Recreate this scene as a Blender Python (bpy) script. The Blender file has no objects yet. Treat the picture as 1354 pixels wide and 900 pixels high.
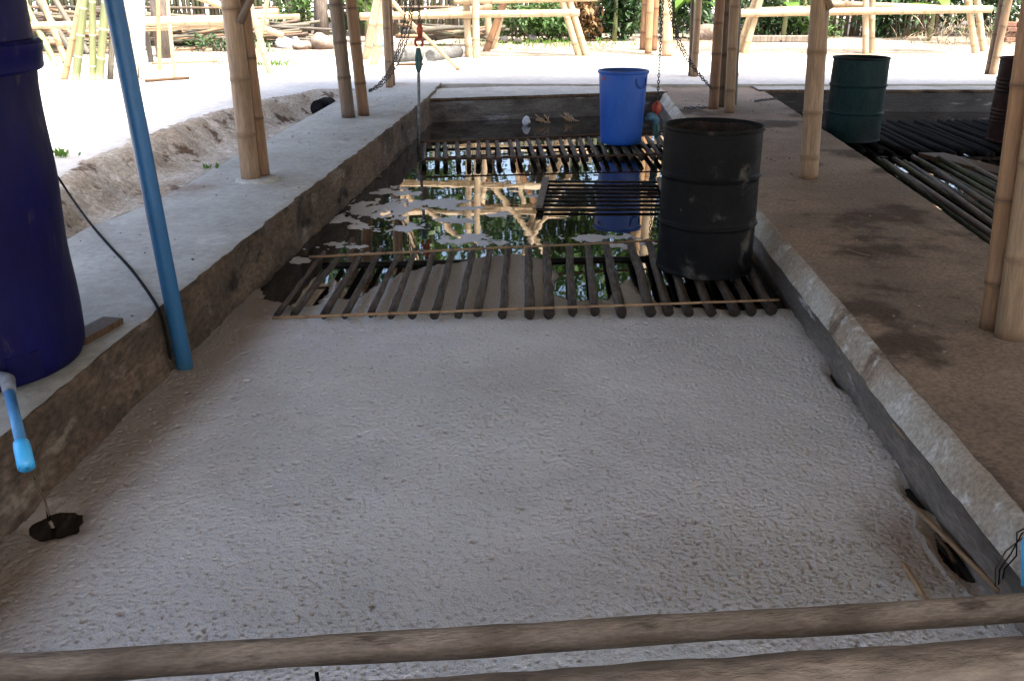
import bpy, math, random
import numpy as np
from mathutils import Vector as V, noise as mnoise, Matrix
R = math.radians
rnd = random.Random(7)
sc = bpy.context.scene
COL = sc.collection

# ------------------------------------------------------------------ camera
H = 1.80
PITCH = math.atan(485 / 1250)
FPX = 1250.0
cam_d = bpy.data.cameras.new('camera')
cam_d.sensor_width = 36
cam_d.lens = 36 * FPX / 1354
cam_d.clip_start = .05
cam_d.clip_end = 600
cam = bpy.data.objects.new('camera', cam_d)
COL.objects.link(cam)
cam.location = (0, 0, H)
cam.rotation_euler = (R(90) - PITCH, 0, 0)
sc.camera = cam
CP, SP = math.cos(PITCH), math.sin(PITCH)

def ray(x, y):
    u, v = x - 677, y - 450
    return V((u, FPX * CP - v * SP, -FPX * SP - v * CP))
def P(x, y, z=0.0):                      # survey of the photo: point of the level z
    d = ray(x, y); t = (z - H) / d.z
    return V((d.x * t, d.y * t, z))
def AY(x, y, Y):                         # survey of the photo: point at depth Y
    d = ray(x, y); t = Y / d.y
    return V((d.x * t, Y, H + d.z * t))

GZ = .33                                 # ground level (water is 0)

# ------------------------------------------------------------------ light
world = bpy.data.worlds.new('World'); sc.world = world
world.use_nodes = True
nt = world.node_tree
bg = nt.nodes['Background']
sky = nt.nodes.new('ShaderNodeTexSky')
sky.sky_type = 'NISHITA'; sky.sun_disc = False
SUN_EL, SUN_AZ = R(62), R(140)           # azimuth clockwise from +Y: from the right and behind
sky.sun_elevation = SUN_EL; sky.sun_rotation = SUN_AZ
sky.air_density = .8; sky.dust_density = 5.0; sky.ozone_density = .5
nt.links.new(sky.outputs[0], bg.inputs[0]); bg.inputs[1].default_value = .15
sd = bpy.data.lights.new('sun', 'SUN'); sd.energy = 2.0; sd.angle = R(.5); sd.color = (1, .95, .86)
so = bpy.data.objects.new('sun', sd); COL.objects.link(so)
sdir = V((math.sin(SUN_AZ) * math.cos(SUN_EL), math.cos(SUN_AZ) * math.cos(SUN_EL), math.sin(SUN_EL)))
so.rotation_euler = sdir.to_track_quat('Z', 'Y').to_euler()
so.location = sdir * 40
sc.view_settings.view_transform = 'Standard'; sc.view_settings.look = 'None'
sc.view_settings.gamma = 1; sc.view_settings.exposure = 2.8
sc.view_settings.use_curve_mapping = False
sc.render.engine = 'CYCLES'
sc.cycles.use_denoising = True
sc.cycles.max_bounces = 8; sc.cycles.diffuse_bounces = 5
sc.cycles.sample_clamp_indirect = 6

# ------------------------------------------------------------------ materials
def mat(name, c1, c2, scale=3.0, stretch=(1, 1, 1), rough=.7, bump=.3, bscale=40, bdist=.01,
        spots=None, spots2=None, mark=None, metal=0, spec=.4, fine=.35, rvar=0, lo=.35, hi=.65, trans=0, clear=0):
    m = bpy.data.materials.new(name); m.use_nodes = True
    t = m.node_tree; N, L = t.nodes, t.links
    b = N['Principled BSDF']
    at = N.new('ShaderNodeAttribute'); at.attribute_name = 'tc'
    mp = N.new('ShaderNodeMapping'); mp.inputs['Scale'].default_value = stretch
    L.new(at.outputs['Vector'], mp.inputs['Vector'])
    def nz(s, d=5, vec=mp.outputs[0], r=.6):
        n = N.new('ShaderNodeTexNoise'); n.inputs['Scale'].default_value = s
        n.inputs['Detail'].default_value = d; n.inputs['Roughness'].default_value = r
        L.new(vec, n.inputs['Vector']); return n.outputs['Fac']
    def rng(f, a, bb, o0=0.0, o1=1.0):
        r = N.new('ShaderNodeMapRange'); r.interpolation_type = 'SMOOTHSTEP'
        r.inputs[1].default_value = a; r.inputs[2].default_value = bb
        r.inputs[3].default_value = o0; r.inputs[4].default_value = o1
        L.new(f, r.inputs[0]); return r.outputs[0]
    def mix(fac, a, bcol, mode='MIX'):
        x = N.new('ShaderNodeMix'); x.data_type = 'RGBA'; x.blend_type = mode
        if isinstance(fac, (int, float)): x.inputs[0].default_value = fac
        else: L.new(fac, x.inputs[0])
        for k, s in ((6, a), (7, bcol)):
            if isinstance(s, tuple): x.inputs[k].default_value = (*s, 1)
            else: L.new(s, x.inputs[k])
        return x.outputs[2]
    col = mix(rng(nz(scale), lo, hi), c1, c2)
    for sp in (spots, spots2):
        if sp:
            sc_, lo_, hi_, cc = sp[1], sp[2], sp[3], sp[0]
            vec = at.outputs['Vector'] if len(sp) > 4 else mp.outputs[0]
            col = mix(rng(nz(sc_, 6, vec), lo_, hi_), col, cc)
    if fine:
        f = nz(bscale, 4)
        g = N.new('ShaderNodeCombineColor'); v = rng(f, .25, .75, 1 - fine, 1 + fine * .6)
        for k in range(3): L.new(v, g.inputs[k])
        col = mix(1.0, col, g.outputs[0], 'MULTIPLY')
    if mark:
        ma = N.new('ShaderNodeAttribute'); ma.attribute_name = 'mark'
        col = mix(ma.outputs['Fac'], col, mark)
    L.new(col, b.inputs['Base Color'])
    b.inputs['Roughness'].default_value = rough
    if rvar: L.new(rng(nz(scale * 2.3), .3, .7, max(.02, rough - rvar), min(1, rough + rvar)), b.inputs['Roughness'])
    b.inputs['Metallic'].default_value = metal
    b.inputs['Specular IOR Level'].default_value = spec
    b.inputs['Coat Weight'].default_value = clear
    if bump:
        bn = N.new('ShaderNodeBump'); bn.inputs['Strength'].default_value = bump; bn.inputs['Distance'].default_value = bdist
        L.new(nz(bscale, 6), bn.inputs['Height']); L.new(bn.outputs[0], b.inputs['Normal'])
    if trans:
        tr = N.new('ShaderNodeBsdfTranslucent'); L.new(col, tr.inputs[0])
        ms = N.new('ShaderNodeMixShader'); ms.inputs[0].default_value = trans
        L.new(b.outputs[0], ms.inputs[1]); L.new(tr.outputs[0], ms.inputs[2])
        L.new(ms.outputs[0], N['Material Output'].inputs[0])
    return m

BS = (9, 9, .7)
M = {}
M['bam'] = mat('bamboo_tan', (.295, .195, .115), (.21, .135, .077), 2.2, BS, .5, .15, 12, .004, mark=(.15, .09, .05), spots=((.13, .085, .05), 1.3, .58, .74), spots2=((.40, .30, .19), .8, .6, .75), fine=.3, spec=.3)
M['bamdark'] = mat('bamboo_weathered', (.17, .105, .06), (.085, .06, .04), 2.2, BS, .6, .2, 12, .004, mark=(.05, .03, .02), spots=((.05, .055, .04), 1.6, .5, .7), fine=.3)
M['bambrown'] = mat('bamboo_brown', (.27, .15, .07), (.19, .10, .05), 2.2, BS, .55, .15, 12, .004, mark=(.08, .04, .02), spots=((.12, .075, .045), 1.5, .55, .7), fine=.25)
M['bampale'] = mat('bamboo_pale', (.41, .32, .20), (.34, .24, .135), 2.0, BS, .5, .15, 12, .004, mark=(.26, .16, .08), spots=((.36, .22, .10), 1.2, .6, .72), fine=.25)
M['bamgreen'] = mat('bamboo_green', (.125, .145, .055), (.16, .16, .08), 2.0, BS, .45, .1, 12, .004, mark=(.42, .42, .30), fine=.2)
M['bamgrey'] = mat('bamboo_grey', (.115, .098, .072), (.065, .055, .04), 2.0, BS, .7, .2, 12, .004, mark=(.08, .07, .05), spots=((.14, .16, .07), 1.2, .55, .7), fine=.3)
M['bamorange'] = mat('bamboo_orange', (.40, .24, .11), (.32, .20, .10), 2.0, BS, .5, .1, 12, .004, mark=(.2, .12, .06), fine=.2)
M['log'] = mat('log_bark', (.090, .062, .043), (.040, .028, .020), 3, (10, 10, 1.5), .65, .8, 14, .008, mark=(.025, .018, .013), spots=((.16, .13, .10), 2.2, .62, .78), fine=.45, rvar=.2, spec=.2)
M['logblack'] = mat('log_black', (.014, .0115, .010), (.007, .006, .0055), 3, (10, 10, 1.5), .8, .9, 14, .010, mark=(.008, .007, .006), spots=((.06, .052, .045), 2.4, .64, .78), fine=.5, spec=.06)
M['canewet'] = mat('cane_wet', (.115, .10, .048), (.055, .05, .028), 2.2, BS, .55, .2, 12, .004, mark=(.02, .016, .011), spots=((.075, .095, .035), 1.4, .5, .66), spots2=((.20, .16, .095), 1.1, .62, .74), fine=.35, spec=.1)
M['logdark'] = mat('log_wet', (.020, .015, .012), (.010, .008, .007), 3, (10, 10, 1.5), .4, .8, 14, .008, mark=(.010, .008, .006), spots=((.07, .06, .05), 2.2, .64, .78), fine=.4, rvar=.2, spec=.22)
M['stick'] = mat('stick_tan', (.30, .19, .10), (.19, .11, .055), 3, (20, 20, 1.5), .6, .3, 20, .003, mark=(.10, .06, .03), fine=.3)
M['stickdark'] = mat('stick_dark', (.11, .065, .035), (.06, .035, .02), 3, (20, 20, 1.5), .6, .3, 20, .003, mark=(.04, .02, .01), fine=.3, spec=.1)
M['rail'] = mat('rail_log', (.29, .225, .165), (.19, .145, .10), 2.4, (7, 7, 1.6), .8, 1.0, 22, .008, mark=(.08, .05, .03), spots=((.09, .06, .04), 2.5, .58, .72), spots2=((.27, .22, .16), 3.3, .62, .75), fine=.3)
M['muddy'] = mat('muddy_log', (.22, .17, .125), (.145, .11, .08), 4, (3, 3, 1.0), .85, .9, 12, .015, spots=((.06, .04, .028), 3.0, .58, .72), fine=.35)
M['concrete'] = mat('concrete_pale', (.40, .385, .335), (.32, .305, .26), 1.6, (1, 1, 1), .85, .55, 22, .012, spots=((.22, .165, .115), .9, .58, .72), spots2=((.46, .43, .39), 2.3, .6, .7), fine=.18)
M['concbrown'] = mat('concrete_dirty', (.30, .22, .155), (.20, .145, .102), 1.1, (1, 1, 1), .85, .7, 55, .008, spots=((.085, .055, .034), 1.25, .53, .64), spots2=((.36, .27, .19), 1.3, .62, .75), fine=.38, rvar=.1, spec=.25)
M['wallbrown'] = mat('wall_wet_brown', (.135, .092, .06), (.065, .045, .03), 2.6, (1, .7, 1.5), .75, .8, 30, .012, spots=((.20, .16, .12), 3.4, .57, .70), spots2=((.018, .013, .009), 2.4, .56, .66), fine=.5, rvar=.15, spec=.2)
M['wallwhite'] = mat('wall_limed', (.44, .40, .34), (.33, .26, .19), 2.6, (1, 1, 1), .9, .7, 60, .006, spots=((.16, .11, .075), 3.6, .58, .70), spots2=((.55, .52, .48), 7, .54, .66), fine=.35)
M['wallgrey'] = mat('wall_grey', (.175, .145, .12), (.085, .07, .058), 2.6, (1, .4, 2), .7, .6, 40, .006, spots=((.33, .31, .28), 6, .60, .70), fine=.35, spec=.25)
M['wallback'] = mat('wall_back', (.16, .15, .14), (.055, .045, .04), 2.0, (1, 1, 3.5), .7, .6, 26, .012, spots=((.27, .28, .31), 2.5, .58, .72), spots2=((.025, .018, .013), 1.8, .58, .7), fine=.35)
M['wallblack'] = mat('wall_blackened', (.040, .036, .036), (.018, .016, .016), 2.0, (1, 1, 5), .5, .7, 26, .012, spots=((.16, .155, .16), 2.5, .62, .72), spots2=((.3, .29, .29), 9, .68, .72), fine=.35)
M['ground'] = mat('ground_sand', (.47, .455, .42), (.40, .38, .345), .8, (1, 1, 1), .95, .6, 9, .03, spots=((.30, .235, .17), .35, .60, .75), fine=.15)
M['litter'] = mat('ground_litter', (.27, .22, .165), (.20, .155, .11), 1.4, (1, .5, 1), .95, .6, 14, .03, spots=((.11, .085, .05), 2.2, .56, .7), spots2=((.40, .36, .30), 1.1, .55, .7), fine=.3)
M['dirt'] = mat('dirt_bank', (.34, .305, .245), (.24, .195, .14), 2.2, (1, 1, 1), .95, .6, 32, .025, spots=((.085, .052, .03), 4.5, .56, .64), spots2=((.47, .42, .36), 3.0, .55, .7), fine=.45)  # dark spots paint the shade of undercut crevices into the earth colour
M['blacksteel'] = mat('steel_black', (.007, .007, .0075), (.010, .0097, .0095), 4, (1, 1, 1), .5, .15, 60, .003, spots=((.07, .062, .052), 4.5, .57, .72), spots2=((.08, .068, .055), 14, .70, .76), fine=.3, rvar=.12, spec=.04)
M['drumin'] = mat('steel_inside', (.02, .014, .011), (.045, .028, .02), 5, (1, 1, 1), .7, .3, 40, .003, fine=.3, spec=0.15)
M['greensteel'] = mat('steel_green', (.011, .030, .033), (.008, .021, .022), 4, (1, 1, .4), .55, .15, 50, .003, spots=((.009, .010, .010), 2.2, .48, .63), spots2=((.035, .09, .12), 5, .66, .74), fine=.35, rvar=.14, spec=.08)
M['brownsteel'] = mat('steel_brown', (.042, .019, .016), (.024, .012, .011), 4, (1, 1, .4), .55, .2, 50, .003, spots=((.07, .065, .058), 3.2, .64, .72), fine=.4, rvar=.14, spec=.08)
M['bluebin'] = mat('plastic_blue', (.018, .095, .42), (.014, .075, .34), 3, (1, 1, .5), .38, .1, 30, .002, spots=((.03, .10, .35), 5, .6, .75), fine=.12, rvar=.08)
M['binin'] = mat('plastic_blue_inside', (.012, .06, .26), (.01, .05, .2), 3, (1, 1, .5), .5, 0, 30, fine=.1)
M['tank'] = mat('plastic_tank', (.011, .010, .105), (.010, .009, .066), 2, (1, 1, .4), .42, .08, 30, .002, spots=((.03, .027, .085), 2.2, .5, .75), spots2=((.06, .055, .085), 12, .60, .74), fine=.15, rvar=.07, spec=.14, trans=.45)
M['tankwater'] = mat('tank_water', (.006, .006, .02), (.006, .006, .02), 2, fine=0, bump=0, spec=.1)
M['pvc'] = mat('pvc_blue', (.02, .105, .25), (.016, .085, .20), 4, (3, 3, .6), .38, .08, 40, .002, spots=((.03, .11, .18), 2.5, .6, .75), mark=(.02, .07, .09), fine=.15, spec=0.3)
M['pvclight'] = mat('pvc_light', (.06, .42, .75), (.05, .36, .68), 4, (3, 3, .6), .32, .05, 40, .002, fine=.08)
M['pvcmid'] = mat('pvc_mid', (.075, .24, .45), (.06, .20, .38), 4, (3, 3, .6), .38, .08, 40, .002, fine=.12)
M['pvcgrey'] = mat('pvc_grey', (.20, .21, .23), (.11, .12, .14), 6, (1, 1, 1), .6, .2, 40, .002, fine=.3)
M['rubber'] = mat('rubber_black', (.008, .008, .009), (.012, .012, .012), 5, (1, 1, 1), .9, .1, 40, .002, fine=.2, spec=.05)
M['chain'] = mat('chain_steel', (.035, .035, .038), (.07, .065, .06), 20, (1, 1, 1), .45, .2, 60, .002, fine=.3, metal=.6)
M['red'] = mat('paint_red', (.42, .07, .03), (.30, .04, .02), 10, (1, 1, 1), .5, .1, 40, .002, fine=.25)
M['teal'] = mat('rope_teal', (.07, .14, .13), (.045, .09, .09), 12, (1, 1, 1), .8, .6, 60, .004, fine=.35)
M['rope'] = mat('rope_grey', (.19, .21, .20), (.11, .125, .12), 12, (1, 1, 2), .85, .6, 60, .004, fine=.35)
M['woodgrey'] = mat('wood_grey', (.20, .165, .13), (.11, .09, .07), 2, (12, 12, .8), .8, .6, 14, .006, fine=.35)
M['slab'] = mat('wood_pale', (.52, .47, .38), (.46, .40, .30), 2, (8, 8, .5), .75, .3, 14, .004, fine=.2)
M['fence'] = mat('fence_slats', (.105, .085, .052), (.05, .042, .026), 1.5, (4, 4, .3), .8, .2, 10, .01, spots=((.05, .065, .022), .5, .5, .7), fine=.35)
M['fencegreen'] = mat('fence_slats_green', (.10, .095, .055), (.05, .05, .03), 1.5, (4, 4, .3), .8, .2, 10, .01, spots=((.05, .07, .022), .5, .5, .65), fine=.35)
M['leaf'] = mat('leaf_green', (.085, .16, .035), (.05, .11, .025), 1.2, (1, 1, 1), .5, 0, 8, fine=.45, trans=.3)
M['leafdark'] = mat('leaf_dark', (.045, .095, .025), (.028, .065, .02), 1.2, (1, 1, 1), .5, 0, 8, fine=.45, trans=.25)
M['leafbright'] = mat('leaf_bright', (.13, .24, .035), (.08, .17, .03), 2, (1, 1, 1), .45, 0, 8, fine=.3, trans=.4)
M['leafdry'] = mat('leaf_dry', (.24, .14, .06), (.14, .08, .035), 2, (1, 1, 1), .8, 0, 8, fine=.4, trans=.15)
M['straw'] = mat('straw', (.30, .24, .15), (.18, .14, .085), 2, (1, 1, 1), .85, 0, 8, fine=.4)
M['bark'] = mat('bark', (.15, .12, .095), (.085, .065, .05), 3, (3, 3, .6), .9, .8, 14, .02, fine=.35)
M['rock'] = mat('rock_brown', (.24, .18, .14), (.16, .12, .095), 4, (1, 1, 1), .9, .7, 18, .02, fine=.35)
M['rockdark'] = mat('rock_dark', (.05, .044, .042), (.03, .025, .024), 4, (1, 1, 1), .9, .7, 18, .02, fine=.35)
M['bagwhite'] = mat('bag_white', (.66, .68, .72), (.5, .52, .56), 8, (1, 1, 1), .5, .5, 12, .02, fine=.1)
M['clothblue'] = mat('cloth_blue', (.09, .19, .27), (.05, .12, .18), 14, (1, 1, 1), .9, .8, 30, .01, fine=.4)
M['bagblue'] = mat('bag_blue', (.22, .42, .62), (.15, .33, .55), 8, (1, 1, 1), .5, .5, 12, .02, fine=.1)
M['pipeconc'] = mat('pipe_concrete', (.13, .128, .12), (.09, .09, .086), 3, (1, 1, 1), .9, .5, 20, .01, fine=.3)
M['thatch'] = mat('thatch', (.31, .26, .20), (.22, .18, .135), 1.5, (3, .4, 3), .95, .6, 14, .03, fine=.4)
M['brick'] = mat('brick', (.20, .10, .065), (.14, .07, .045), 5, (1, 1, 1), .9, .5, 20, .01, fine=.3)

def water_mat():
    m = bpy.data.materials.new('pool_water'); m.use_nodes = True
    t = m.node_tree; N, L = t.nodes, t.links; b = N['Principled BSDF']
    b.inputs['Base Color'].default_value = (.014, .010, .007, 1)
    b.inputs['Roughness'].default_value = .015
    b.inputs['IOR'].default_value = 1.40
    tc = N.new('ShaderNodeNewGeometry')
    n = N.new('ShaderNodeTexNoise'); n.inputs['Scale'].default_value = 2.5; n.inputs['Detail'].default_value = 2
    L.new(tc.outputs['Position'], n.inputs['Vector'])
    bn = N.new('ShaderNodeBump'); bn.inputs['Strength'].default_value = .06; bn.inputs['Distance'].default_value = .02
    L.new(n.outputs['Fac'], bn.inputs['Height']); L.new(bn.outputs[0], b.inputs['Normal'])
    return m
M['water'] = water_mat()

def foam_mat():
    m = bpy.data.materials.new('foam'); m.use_nodes = True
    t = m.node_tree; N, L = t.nodes, t.links; b = N['Principled BSDF']
    g = N.new('ShaderNodeNewGeometry')
    def nz(s, d):
        n = N.new('ShaderNodeTexNoise'); n.inputs['Scale'].default_value = s; n.inputs['Detail'].default_value = d
        L.new(g.outputs['Position'], n.inputs['Vector']); return n.outputs['Fac']
    r = N.new('ShaderNodeValToRGB'); L.new(nz(1.4, 5), r.inputs[0])
    r.color_ramp.elements[0].position = .35; r.color_ramp.elements[0].color = (.505, .508, .495, 1)
    r.color_ramp.elements[1].position = .65; r.color_ramp.elements[1].color = (.59, .592, .582, 1)
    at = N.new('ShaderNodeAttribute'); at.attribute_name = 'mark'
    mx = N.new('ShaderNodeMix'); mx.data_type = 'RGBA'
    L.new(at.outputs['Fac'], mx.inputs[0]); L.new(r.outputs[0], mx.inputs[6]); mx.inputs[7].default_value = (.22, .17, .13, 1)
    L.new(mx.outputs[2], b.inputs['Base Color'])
    b.inputs['Roughness'].default_value = .9; b.inputs['Specular IOR Level'].default_value = .06
    vo = N.new('ShaderNodeTexVoronoi'); vo.inputs['Scale'].default_value = 140
    L.new(g.outputs['Position'], vo.inputs['Vector'])
    ad = N.new('ShaderNodeMath'); L.new(nz(120, 4), ad.inputs[0]); L.new(vo.outputs['Distance'], ad.inputs[1])
    bn = N.new('ShaderNodeBump'); bn.inputs['Strength'].default_value = .5; bn.inputs['Distance'].default_value = .004
    L.new(ad.outputs[0], bn.inputs['Height']); L.new(bn.outputs[0], b.inputs['Normal'])
    return m
M['foam'] = foam_mat()

# ------------------------------------------------------------------ mesh tools
class MB:
    def __init__(s): s.v, s.f, s.t, s.k = [], [], [], []
    def add(s, verts, faces, tcs=None, marks=None):
        n = len(s.v)
        s.v += [tuple(p) for p in verts]
        s.f += [tuple(i + n for i in f) for f in faces]
        s.t += [tuple(p) for p in (tcs if tcs is not None else verts)]
        s.k += list(marks) if marks is not None else [0.0] * len(verts)
    def tube(s, pts, rads, seg=10, cap=True, marks=None, wob=0, ell=1.0):
        pts = [V(p) for p in pts]; n = len(pts)
        if not isinstance(rads, (list, tuple)): rads = [rads] * n
        off = V((rnd.uniform(0, 50), rnd.uniform(0, 50), rnd.uniform(0, 50)))
        d0 = (pts[1] - pts[0]).normalized()
        a = d0.cross(V((0, 0, 1)))
        if a.length < .2: a = d0.cross(V((0, 1, 0)))
        a.normalize()
        vs, tc, mk, fs = [], [], [], []; ln = 0
        for i, p in enumerate(pts):
            d = (pts[min(i + 1, n - 1)] - pts[max(i - 1, 0)])
            if d.length < 1e-9: d = d0
            d.normalize()
            a = (a - d * a.dot(d)).normalized(); b = d.cross(a)
            if i: ln += (p - pts[i - 1]).length
            for j in range(seg):
                th = 2 * math.pi * j / seg
                c, sn = math.cos(th), math.sin(th)
                r = rads[i]
                if wob:
                    r *= 1 + wob * mnoise.noise(V((c * 1.2, sn * 1.2, ln * 7)) + off)
                vs.append(p + a * (c * r) + b * (sn * r * ell))
                tc.append(V((c * rads[i], sn * rads[i], ln)) + off)
                mk.append(marks[i] if marks else 0.0)
        for i in range(n - 1):
            for j in range(seg):
                k = (j + 1) % seg
                fs.append((i * seg + j, i * seg + k, (i + 1) * seg + k, (i + 1) * seg + j))
        if cap:
            for i, q in ((0, pts[0]), (n - 1, pts[-1])):
                ci = len(vs); vs.append(q); tc.append(V((0, 0, ln * (i > 0))) + off); mk.append(mk[i * seg] if marks else 0)
                for j in range(seg):
                    k = (j + 1) % seg
                    fs.append((ci, i * seg + k, i * seg + j) if i == 0 else (ci, i * seg + j, i * seg + k))
        s.add(vs, fs, tc, mk)
    def bamboo(s, p0, p1, r0, r1=None, gap=.35, seg=12, bend=.012, hollow=True):
        p0, p1 = V(p0), V(p1); r1 = r1 or r0 * .92
        L = (p1 - p0).length; d = (p1 - p0) / L
        side = d.cross(V((.3, .5, .8))).normalized()
        b1, ph = rnd.uniform(-1, 1) * bend * L * .5, rnd.uniform(0, 6)
        ts = [(0, 1, .85), (.05, 1, .45), (.13, 1, 0)] if L > 1 else [(0, 1, .1)]
        z = max(.18, rnd.uniform(.4, 1.1) * gap)
        g = max(.006, r0 * .13)
        while z < L - .05:
            ts += [(z - 3.2 * g, .985, 0), (z - g, 1.03, .4), (z - .25 * g, 1.07, .9), (z + .25 * g, .985, 1), (z + g, 1.045, .5), (z + 3.2 * g, .99, 0)]
            z += gap * rnd.uniform(.8, 1.2)
        ts.append((L, 1, .1))
        pts, rr, mk = [], [], []
        last = -1
        for z, f, m in ts:
            if z <= last + 1e-4: continue
            last = z
            t = z / L
            pts.append(p0 + d * z + side * (b1 * math.sin(math.pi * t)) + side.cross(d) * (.3 * b1 * math.sin(2 * math.pi * t + ph)))
            rr.append((r0 + (r1 - r0) * t) * f); mk.append(m)
        if hollow and r0 > .02:                     # recessed cut end
            pts.append(pts[-1] - d * .001); rr.append(rr[-1] * .72); mk.append(.2)
            pts.append(pts[-1] - d * r0 * 1.2); rr.append(rr[-1] * .98); mk.append(1)
        s.tube(pts, rr, seg, True, mk)
    def lathe(s, prof, c, seg=48, dent=0, closed=False):
        c = V(c); off = V((rnd.uniform(0, 50), rnd.uniform(0, 50), rnd.uniform(0, 50)))
        vs, fs = [], []; n = len(prof)
        for r, z in prof:
            for j in range(seg):
                th = 2 * math.pi * j / seg
                q = V((math.cos(th), math.sin(th), z * 2.2))
                rr = r + dent * mnoise.noise(q * 1.6 + off) if r > .01 else r
                vs.append(c + V((math.cos(th) * rr, math.sin(th) * rr, z)))
        for i in range(n - 1):
            for j in range(seg):
                k = (j + 1) % seg
                fs.append((i * seg + j, i * seg + k, (i + 1) * seg + k, (i + 1) * seg + j))
        s.add(vs, fs, [v - c + off for v in vs])
    def box(s, c, size, rot=(0, 0, 0), jit=0):
        from mathutils import Euler
        c = V(c); e = Euler(rot).to_matrix(); x, y, z = [q / 2 for q in size]
        b = min(x, y, z) * .18
        vs, idx = [], {}
        off = V((rnd.uniform(0, 50), rnd.uniform(0, 50), rnd.uniform(0, 50)))
        # chamfered box from 24 points
        for sx in (-1, 1):
            for sy in (-1, 1):
                for sz in (-1, 1):
                    for ax in range(3):
                        q = V((sx * (x - (b if ax != 0 else 0)), sy * (y - (b if ax != 1 else 0)), sz * (z - (b if ax != 2 else 0))))
                        idx[(sx, sy, sz, ax)] = len(vs); vs.append(q)
        fs = []
        for ax in range(3):
            o1, o2 = [k for k in range(3) if k != ax]
            for sg in (-1, 1):
                quad = []
                for a, bb in ((-1, -1), (1, -1), (1, 1), (-1, 1)):
                    k = [0, 0, 0]; k[ax] = sg; k[o1] = a; k[o2] = bb
                    quad.append(idx[(*k, ax)])
                flip = (sg > 0) != (ax == 1)
                fs.append(tuple(quad if flip else quad[::-1]))
        for ax in range(3):      # edges along ax
            o1, o2 = [k for k in range(3) if k != ax]
            for a in (-1, 1):
                for bb in (-1, 1):
                    k0 = [0, 0, 0]; k0[o1] = a; k0[o2] = bb; k1 = k0[:]; k0[ax] = -1; k1[ax] = 1
                    fs.append((idx[(*k0, o1)], idx[(*k1, o1)], idx[(*k1, o2)], idx[(*k0, o2)]))
        for sx in (-1, 1):
            for sy in (-1, 1):
                for sz in (-1, 1):
                    fs.append(tuple(idx[(sx, sy, sz, a)] for a in range(3)))
        s.add([c + e @ q for q in vs], fs, [q + off for q in vs])
    def rock(s, c, r, sq=.7, seed=0, nu=14, nv=9):
        c = V(c); vs, fs = [], []; o = V((seed * 3.1, seed * 1.7, seed))
        for i in range(nv + 1):
            ph = math.pi * i / nv
            for j in range(nu):
                th = 2 * math.pi * j / nu
                d = V((math.sin(ph) * math.cos(th), math.sin(ph) * math.sin(th), math.cos(ph)))
                k = r * (1 + .35 * mnoise.noise(d * 1.4 + o) + .12 * mnoise.noise(d * 4 + o))
                vs.append(c + V((d.x * k, d.y * k, d.z * k * sq)))
        for i in range(nv):
            for j in range(nu):
                k = (j + 1) % nu
                fs.append((i * nu + j, (i + 1) * nu + j, (i + 1) * nu + k, i * nu + k))
        s.add(vs, fs)
    def leaf(s, p, d, L, w, droop=.3, nrm=None):
        p, d = V(p), V(d).normalized()
        sd_ = d.cross(V((0, 0, 1)) if nrm is None else nrm)
        if sd_.length < .1: sd_ = V((1, 0, 0))
        sd_.normalize()
        m = p + d * L * .5; e = p + d * L - V((0, 0, droop * L))
        s.add([p, m + sd_ * w * .5, e, m - sd_ * w * .5], [(0, 1, 2, 3)])
    def build(s, name, m, parent=None, smooth=True, loc=None):
        me = bpy.data.meshes.new(name)
        o = bpy.data.objects.new(name, me); COL.objects.link(o)
        org = V(parent['_org']) if parent is not None and '_org' in parent else (V(loc) if loc is not None else V((0, 0, 0)))
        vv = np.array(s.v, dtype=np.float32) - np.array(org, dtype=np.float32)
        me.from_pydata(vv.tolist(), [], s.f)
        a = me.attributes.new('tc', 'FLOAT_VECTOR', 'POINT'); a.data.foreach_set('vector', np.array(s.t, dtype=np.float32).ravel())
        a = me.attributes.new('mark', 'FLOAT', 'POINT'); a.data.foreach_set('value', np.array(s.k, dtype=np.float32))
        me.materials.append(M[m] if isinstance(m, str) else m)
        if smooth: me.polygons.foreach_set('use_smooth', [True] * len(me.polygons))
        if parent is not None:
            o.parent = parent; o['_org'] = list(org)
        elif loc is not None: o.location = loc
        me.update()
        return o

def tag(o, label=None, cat=None, group=None, kind=None):
    if label: o['label'] = label
    if cat: o['category'] = cat
    if group: o['group'] = group
    if kind: o['kind'] = kind
    return o
def thing(name, label, cat, loc, group=None):
    o = bpy.data.objects.new(name, None); COL.objects.link(o)
    o.empty_display_size = .1
    o.location = loc; o['_org'] = list(loc)
    return tag(o, label, cat, group)
def single(name, mb, m, label, cat, loc, group=None, kind=None, smooth=True):
    return tag(mb.build(name, m, None, smooth, loc), label, cat, group, kind)
def copy_tree(o, parent=None):
    c = o.copy(); COL.objects.link(c)
    if parent is not None: c.parent = parent
    for ch in [x for x in COL.objects if x.parent == o]: copy_tree(ch, c)
    return c

def sharpen(o, ang=40):
    me = o.data
    try: me.set_sharp_from_angle(angle=R(ang))
    except Exception: pass
    return o

# numpy noise
def vn(x, y, seed=0):
    xi, yi = np.floor(x).astype(np.int64), np.floor(y).astype(np.int64)
    fx, fy = x - xi, y - yi
    fx, fy = fx * fx * (3 - 2 * fx), fy * fy * (3 - 2 * fy)
    def h(a, b):
        n = (a * 374761393 + b * 668265263 + seed * 974711) & 0x7fffffff
        n = ((n ^ (n >> 13)) * 1274126177) & 0x7fffffff
        n = (n ^ (n >> 16)) & 0xffff
        return n / 65535.0
    return (h(xi, yi) * (1 - fx) + h(xi + 1, yi) * fx) * (1 - fy) + (h(xi, yi + 1) * (1 - fx) + h(xi + 1, yi + 1) * fx) * fy
def fbm(x, y, f, o=4, seed=0):
    s, a, t = 0, 1, 0
    for k in range(o):
        s = s + a * vn(x * f + 17.3 * k, y * f - 9.1 * k, seed + k); t += a; a *= .5; f *= 2.03
    return s / t - .5
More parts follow.
